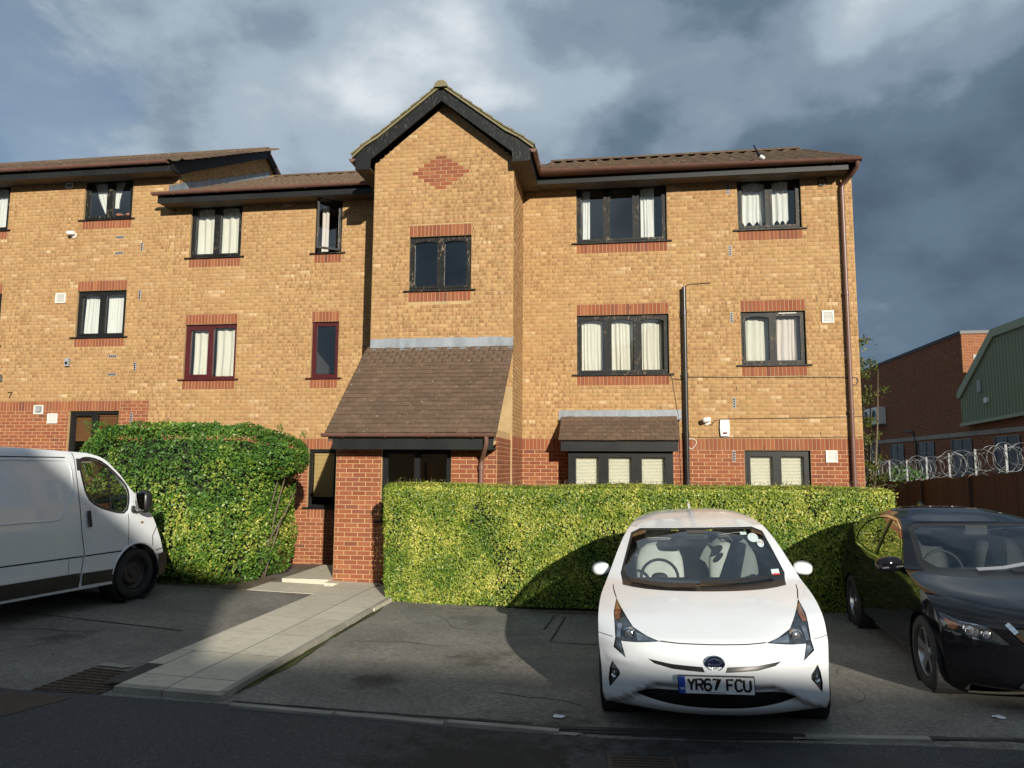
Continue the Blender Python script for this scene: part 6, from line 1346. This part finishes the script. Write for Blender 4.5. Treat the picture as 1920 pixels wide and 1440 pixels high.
# ------------------------------------------------------------------ black hatchback
def black_car():
    rail = [(2.12, 1.375), (2.4, 1.405), (2.7, 1.41), (3.1, 1.39), (3.45, 1.345), (3.75, 1.27), (4.0, 1.16)]
    rear = [(4.15, 1.0), (4.25, .85), (4.29, .6), (4.27, .35), (4.2, .20)]
    c = Car(DARK, 'black_hatchback', 'glossy black hatchback parked beside the white one, near the fence', 'car', (3.445, -7.95, .085), (0, R(-1.2), R(-3.5)), 'black paint', 4.3, rail, rear, .19, [(.87, .315), (3.47, .315)], .345, 1.375)
    HL = [(.84, .74), (.80, .722), (.74, .70), (.63, .692), (.55, .66), (.44, .56), (.51, .55), (.67, .56), (.77, .575), (.83, .59), (.845, .66)]
    SP = [(-.43, .69), (.43, .69), (.25, .50), (.36, .25), (-.36, .25), (-.25, .50)]
    WO = [(-.735, .955), (-.5, .945), (0, .94), (.5, .945), (.735, .955), (.655, 1.22), (.615, 1.355), (.3, 1.363), (0, 1.365), (-.3, 1.363), (-.615, 1.355), (-.655, 1.22)]
    WI = [(-.67, 1.01), (-.3, .995), (0, .992), (.3, .995), (.67, 1.01), (.60, 1.22), (.575, 1.325), (.3, 1.334), (0, 1.336), (-.3, 1.334), (-.575, 1.325), (-.60, 1.22)]
    F = c.front([('headlight', HL, 'lamp dark', .012), ('headlight', mirror_x(HL)[::-1], 'lamp dark', .012), ('grille', SP, 'car trim', .025), ('windscreen_surround', smooth_poly(WO, 1), 'car trim', .003), ('windscreen', smooth_poly(WI, 1), 'car glass', .004)])
    c.roof([(1.98, 1.375), (2.25, 1.435), (2.6, 1.48), (3.0, 1.485), (3.4, 1.45), (3.75, 1.37), (4.02, 1.23)]); c.tail()
    DLO = smooth_poly([(1.48, .985), (1.72, 1.16), (1.98, 1.29), (2.22, 1.355), (2.6, 1.372), (3.0, 1.345), (3.32, 1.27), (3.46, 1.17), (3.38, 1.06), (2.6, 1.005)], 1)
    c.sides([('side_window', DLO, 'dark car glass', .006)]); c.under(); t = c.t; fs_ = c.fsurf
    def on(x, z): p = fs_(np.array([x]), np.array([z])); return (x, float(p[1][0]), z)
    for sg, k in ((1, 0), (-1, 1)):
        hl = F[k]; P = HL if sg > 0 else mirror_x(HL)[::-1]; sheet(P, [], fs_, .03, hl, False, ('lens', 'lamp glass')); deep = lambda u, v: (u, DARK.front(u, v)+.009, v)
        for (px, pz, r) in ((.68, .635, .042), (.585, .618, .036)):
            x, y, z = on(sg*px, pz); Mx = Matrix.Translation((x, y+.014, z)) @ Matrix.Rotation(R(90), 4, 'X') @ Matrix.Rotation(R(30)*sg, 4, 'Y'); MB().lathe([(r+.004, -.01), (r+.006, .012), (r-.004, .014), (r-.006, .004)], 22, Mx).build('projector_ring', 'chrome', hl, True, 40); MB().lathe([(r-.004, .002), (r*.7, .012), (0, .018)], 22, Mx).build('projector', 'lamp bowl', hl, True)
        for nm, q, m_ in (('indicator', [(.82, .70), (.745, .675), (.745, .62), (.80, .62)], 'indicator'), ('chrome_edge', [(.83, .61), (.83, .595), (.67, .566), (.51, .556), (.51, .566), (.67, .578)], 'chrome'), ('reflector', [(.82, .73), (.74, .69), (.63, .683), (.63, .675), (.74, .68)], 'lamp bowl')):
            q = [(sg*a, b) for a, b in q]; sheet(q if sg > 0 else q[::-1], [], deep, .03, hl, False, (nm, m_))
        strip_on(fs_, [(sg*.46, .71), (sg*.40, .63), (sg*.27, .50)], .035, .008, 'grille_chrome', 'chrome', F[2]); strip_on(fs_, [(sg*.27, .50), (sg*.33, .36), (sg*.40, .235)], .03, .008, 'grille_chrome', 'chrome', F[2])
        strip_on(fs_, [(sg*.82, .30), (sg*.60, .33), (sg*.46, .25)], .012, .004, 'bumper_crease', 'black paint', t); strip_on(fs_, [(sg*.835, .745), (sg*.72, .735), (sg*.5, .725), (0, .72)], .005, .0012, 'shut_line', 'gap', t)
        ss = c.ssurf(sg); strip_on(ss, [(1.42, .965), (2.6, .985), (3.36, 1.035), (3.47, 1.16), (3.33, 1.285), (3.0, 1.36), (2.6, 1.388), (2.2, 1.372), (1.95, 1.305), (1.68, 1.175), (1.42, .965)], .016, .004, 'window_chrome', 'chrome', t, sg < 0)
        for ln in ([(1.24, .24), (1.22, .6), (1.30, .94)], [(2.38, .24), (2.40, .98)], [(3.1, .55), (3.3, .8), (3.40, 1.0)]): strip_on(ss, ln, .006, .0015, 'shut_line', 'gap', t, sg < 0)
        strip_on(ss, [(2.38, .99), (2.42, 1.37)], .07, .003, 'pillar_trim', 'car trim', t, sg < 0)
        for y in (2.2, 3.1): strip_on(ss, [(y, .86), (y+.2, .865)], .028, .02, 'door_handle', 'black paint', t, sg < 0)
        m_ = blob('door_mirror', 'black paint', t, (sg*.955, 1.42, 1.005), (.125, .085, .075), 2.6, (0, R(6)*sg, R(-10)*sg)); blob('mirror_base', 'car trim', m_, (-sg*.09, .02, -.05), (.08, .05, .03)); strip_on(lambda u, v: (u, 0*u-.082, v), [(-.10, -.015), (.10, -.02)], .014, .0, 'indicator', 'lamp bowl', m_)
    for z in np.arange(.28, .68, .045):
        w_ = .36-(z-.25)*.44 if z < .5 else .25+(z-.5)*.95
        strip_on(lambda u, v: (u, DARK.front(u, v)+.015, v), [(-w_+.03, z), (w_-.03, z)], .012, 0, 'grille_bar', 'grey plastic', F[2])
    strip_on(fs_, [(-.28, .985), (-.05, 1.0), (.15, 1.03)], .02, .02, 'wiper', 'wiper silver', t); strip_on(fs_, [(.0, .985), (.35, .995), (.62, 1.03)], .022, .016, 'wiper', 'car trim', t)
    MB().prism([(1.05, .80), (1.15, .94), (1.45, .97), (1.75, .93), (1.8, .6)], 'x', -.74, .74).build('dashboard', 'cabin dark', t)
    for x in (-.37, .37): seat(t, x, 2.35, .50, 'cabin dark')
    MB().tube([(-.37+.175*math.cos(k), 1.75+.06*math.sin(k), .93+.165*math.sin(k)) for k in np.linspace(0, 2*PI, 28)[:-1]], .014, 8, True).build('steering_wheel', 'cabin dark', t, True); blob('rear_view_mirror', 'cabin dark', t, (0, 1.9, 1.27), (.12, .02, .035), 3); MB().box(-.10, .10, 1.86, 1.99, 1.29, 1.34).build('camera_housing', 'cabin dark', t)
    MB().box(-.80, .80, 1.1, 3.9, .30, .36).box(-.80, -.76, 1.1, 3.9, .36, .93).box(.76, .80, 1.1, 3.9, .36, .93).build('cabin_floor', 'cabin dark', t)
    MB().prism([(3.42, 1.46), (3.60, 1.42), (3.58, 1.49), (3.55, 1.505)], 'x', -.012, .012).build('aerial', 'black paint', t)
    for (y, z) in c.wh:
        for sg in (-1, 1): wheel(t, sg*.765, y, z, .315, .205, 'alloy', sg)
black_car()
# ------------------------------------------------------------------ white van
def van():
    rail = [(1.64, 1.925), (2.4, 1.965), (3.2, 1.98), (4.0, 1.98), (4.66, 1.95)]; rear = [(4.75, 1.6), (4.78, 1.0), (4.78, .5), (4.74, .25)]
    c = Car(VAN, 'white_van', 'white panel van parked nose in towards the bush, lower side in shade', 'van', (-7.202, -3.963, .185), (0, R(1.4), R(170.4)), 'van paint', 4.8, rail, rear, .25, [(.87, .335), (3.98, .335)], .385, 1.925)
    WS = smooth_poly([(-.80, 1.13), (0, 1.09), (.80, 1.13), (.76, 1.5), (.70, 1.80), (0, 1.83), (-.70, 1.80), (-.76, 1.5)], 1); HLv = [(.90, .72), (.86, .98), (.70, .95), (.55, .80), (.60, .70)]
    F = c.front([('windscreen', WS, 'car glass', .004), ('headlight', HLv, 'lamp bowl', .008), ('headlight', mirror_x(HLv)[::-1], 'lamp bowl', .008)], .05)
    BM = [(.46, .225), (4.0, .225)]
    WN = smooth_poly([(1.745, 1.82), (1.68, 1.845), (1.56, 1.84), (1.40, 1.79), (1.19, 1.61), (1.06, 1.46), (1.045, 1.32), (1.09, 1.155), (1.27, 1.18), (1.54, 1.27), (1.67, 1.38), (1.735, 1.67)], 1)
    c.sides([('side_window', WN, 'car glass', .010)], .05); c.roof([(1.62, 1.925), (2.4, 2.0), (3.2, 2.02), (4.0, 2.02), (4.68, 1.97)]); c.tail(); c.under(.22, .9); t = c.t
    MB().box(-.86, .86, 1.75, 1.8, .35, 1.85).build('bulkhead', 'cabin dark', t); MB().box(-.86, .86, .7, 4.6, .30, .34).build('load_floor', 'cabin dark', t)
    MB().prism([(.55, .8), (.75, 1.08), (1.05, 1.12), (1.2, 1.0), (1.2, .6)], 'x', -.84, .84).build('dashboard', 'cabin dark', t)
    for x in (-.42, .42): seat(t, x, 1.68, .78, 'cabin dark')
    for sg in (-1, 1):
        ss = c.ssurf(sg)
        def S_(ln, w, lift, nm, mt): return strip_on(ss, ln, w, lift, nm, mt, t, sg < 0)
        S_([(1.83, 1.925), (1.80, 1.35), (1.77, .96), (1.72, .70), (1.76, .33)], .010, .0015, 'shut_line', 'gap'); S_([(1.05, 1.13), (1.04, .9), (1.04, .72)], .008, .0015, 'shut_line', 'gap'); S_([(1.93, .66), (1.93, .30)], .006, .0015, 'shut_line', 'gap')
        S_([(1.03, .655), (1.71, .65)], .016, .0025, 'groove', 'gap'); S_([(1.74, .65), (3.5, .65)], .016, .0025, 'groove', 'gap')
        S_([(1.26, .365), (1.73, .37)], .15, .012, 'rub_strip', 'car trim'); S_([(1.77, .37), (3.55, .365)], .17, .012, 'rub_strip', 'car trim')
        ring = smooth_poly([(1.75, 1.83), (1.68, 1.86), (1.55, 1.855), (1.39, 1.80), (1.18, 1.62), (1.045, 1.47), (1.03, 1.32), (1.08, 1.14), (1.27, 1.165), (1.55, 1.255), (1.685, 1.37), (1.75, 1.67)], 1); S_(ring+[ring[0]], .03, .003, 'window_seal', 'car trim')
        S_([(1.345, 1.775), (1.33, 1.2)], .02, .002, 'quarter_bar', 'car trim')
        pan = [(4.5, 1.84), (1.98, 1.825), (1.90, 1.79), (1.885, 1.70), (1.88, 1.42), (1.93, 1.32), (2.07, 1.13), (2.15, 1.11), (4.5, 1.11)]; L = resample(pan, .06, False)
        pt = [Vector([float(q[0]) for q in ss(np.array([a]), np.array([b]))]) for a, b in L]; MB().tube(pt, .011, 8).build('pressed_edge', 'van paint', t, True)
        S_([(4.5, 1.868), (1.95, 1.862)], .012, .002, 'roof_seam', 'gap'); S_([(1.68, 1.20), (1.66, 1.0)], .055, .022, 'door_handle', 'car trim')
        y0 = 1.0; hs = float(VAN.side(1.0, 1.25)); m_ = blob('door_mirror', 'car trim', t, (sg*(hs+.12), .90, 1.28), (.10, .075, .155), 3.0); blob('mirror_arm', 'car trim', m_, (-sg*.12, .06, -.10), (.08, .04, .05)); MB().box(-.075, .075, .074, .078, -.12, .12).build('mirror_face', 'mirror glass', m_)
        blob('repeater', 'indicator', t, (sg*float(VAN.side(.82, 1.0)), .82, 1.0), (.012, .025, .016)); S_([(.40, .78), (.42, .62), (.60, .60), (.62, .8), (.55, .93)], .012, .002, 'shut_line', 'gap')
        S_([(.42, .56), (.40, .40), (.43, .25)], .16, .006, 'bumper', 'car trim')
        arc = [(.87+.405*math.cos(q), .335+.405*math.sin(q)) for q in np.linspace(R(5), R(150), 26)]; pt = [Vector([float(q[0]) for q in ss(np.array([a]), np.array([b]))]) for a, b in arc]; MB().tube(pt, .018, 8).build('arch_lip', 'van paint', t, True)
    for (y, z) in c.wh:
        for sg in (-1, 1): wheel(t, sg*.82, y, z, .325, .215, 'steel', sg)
van()
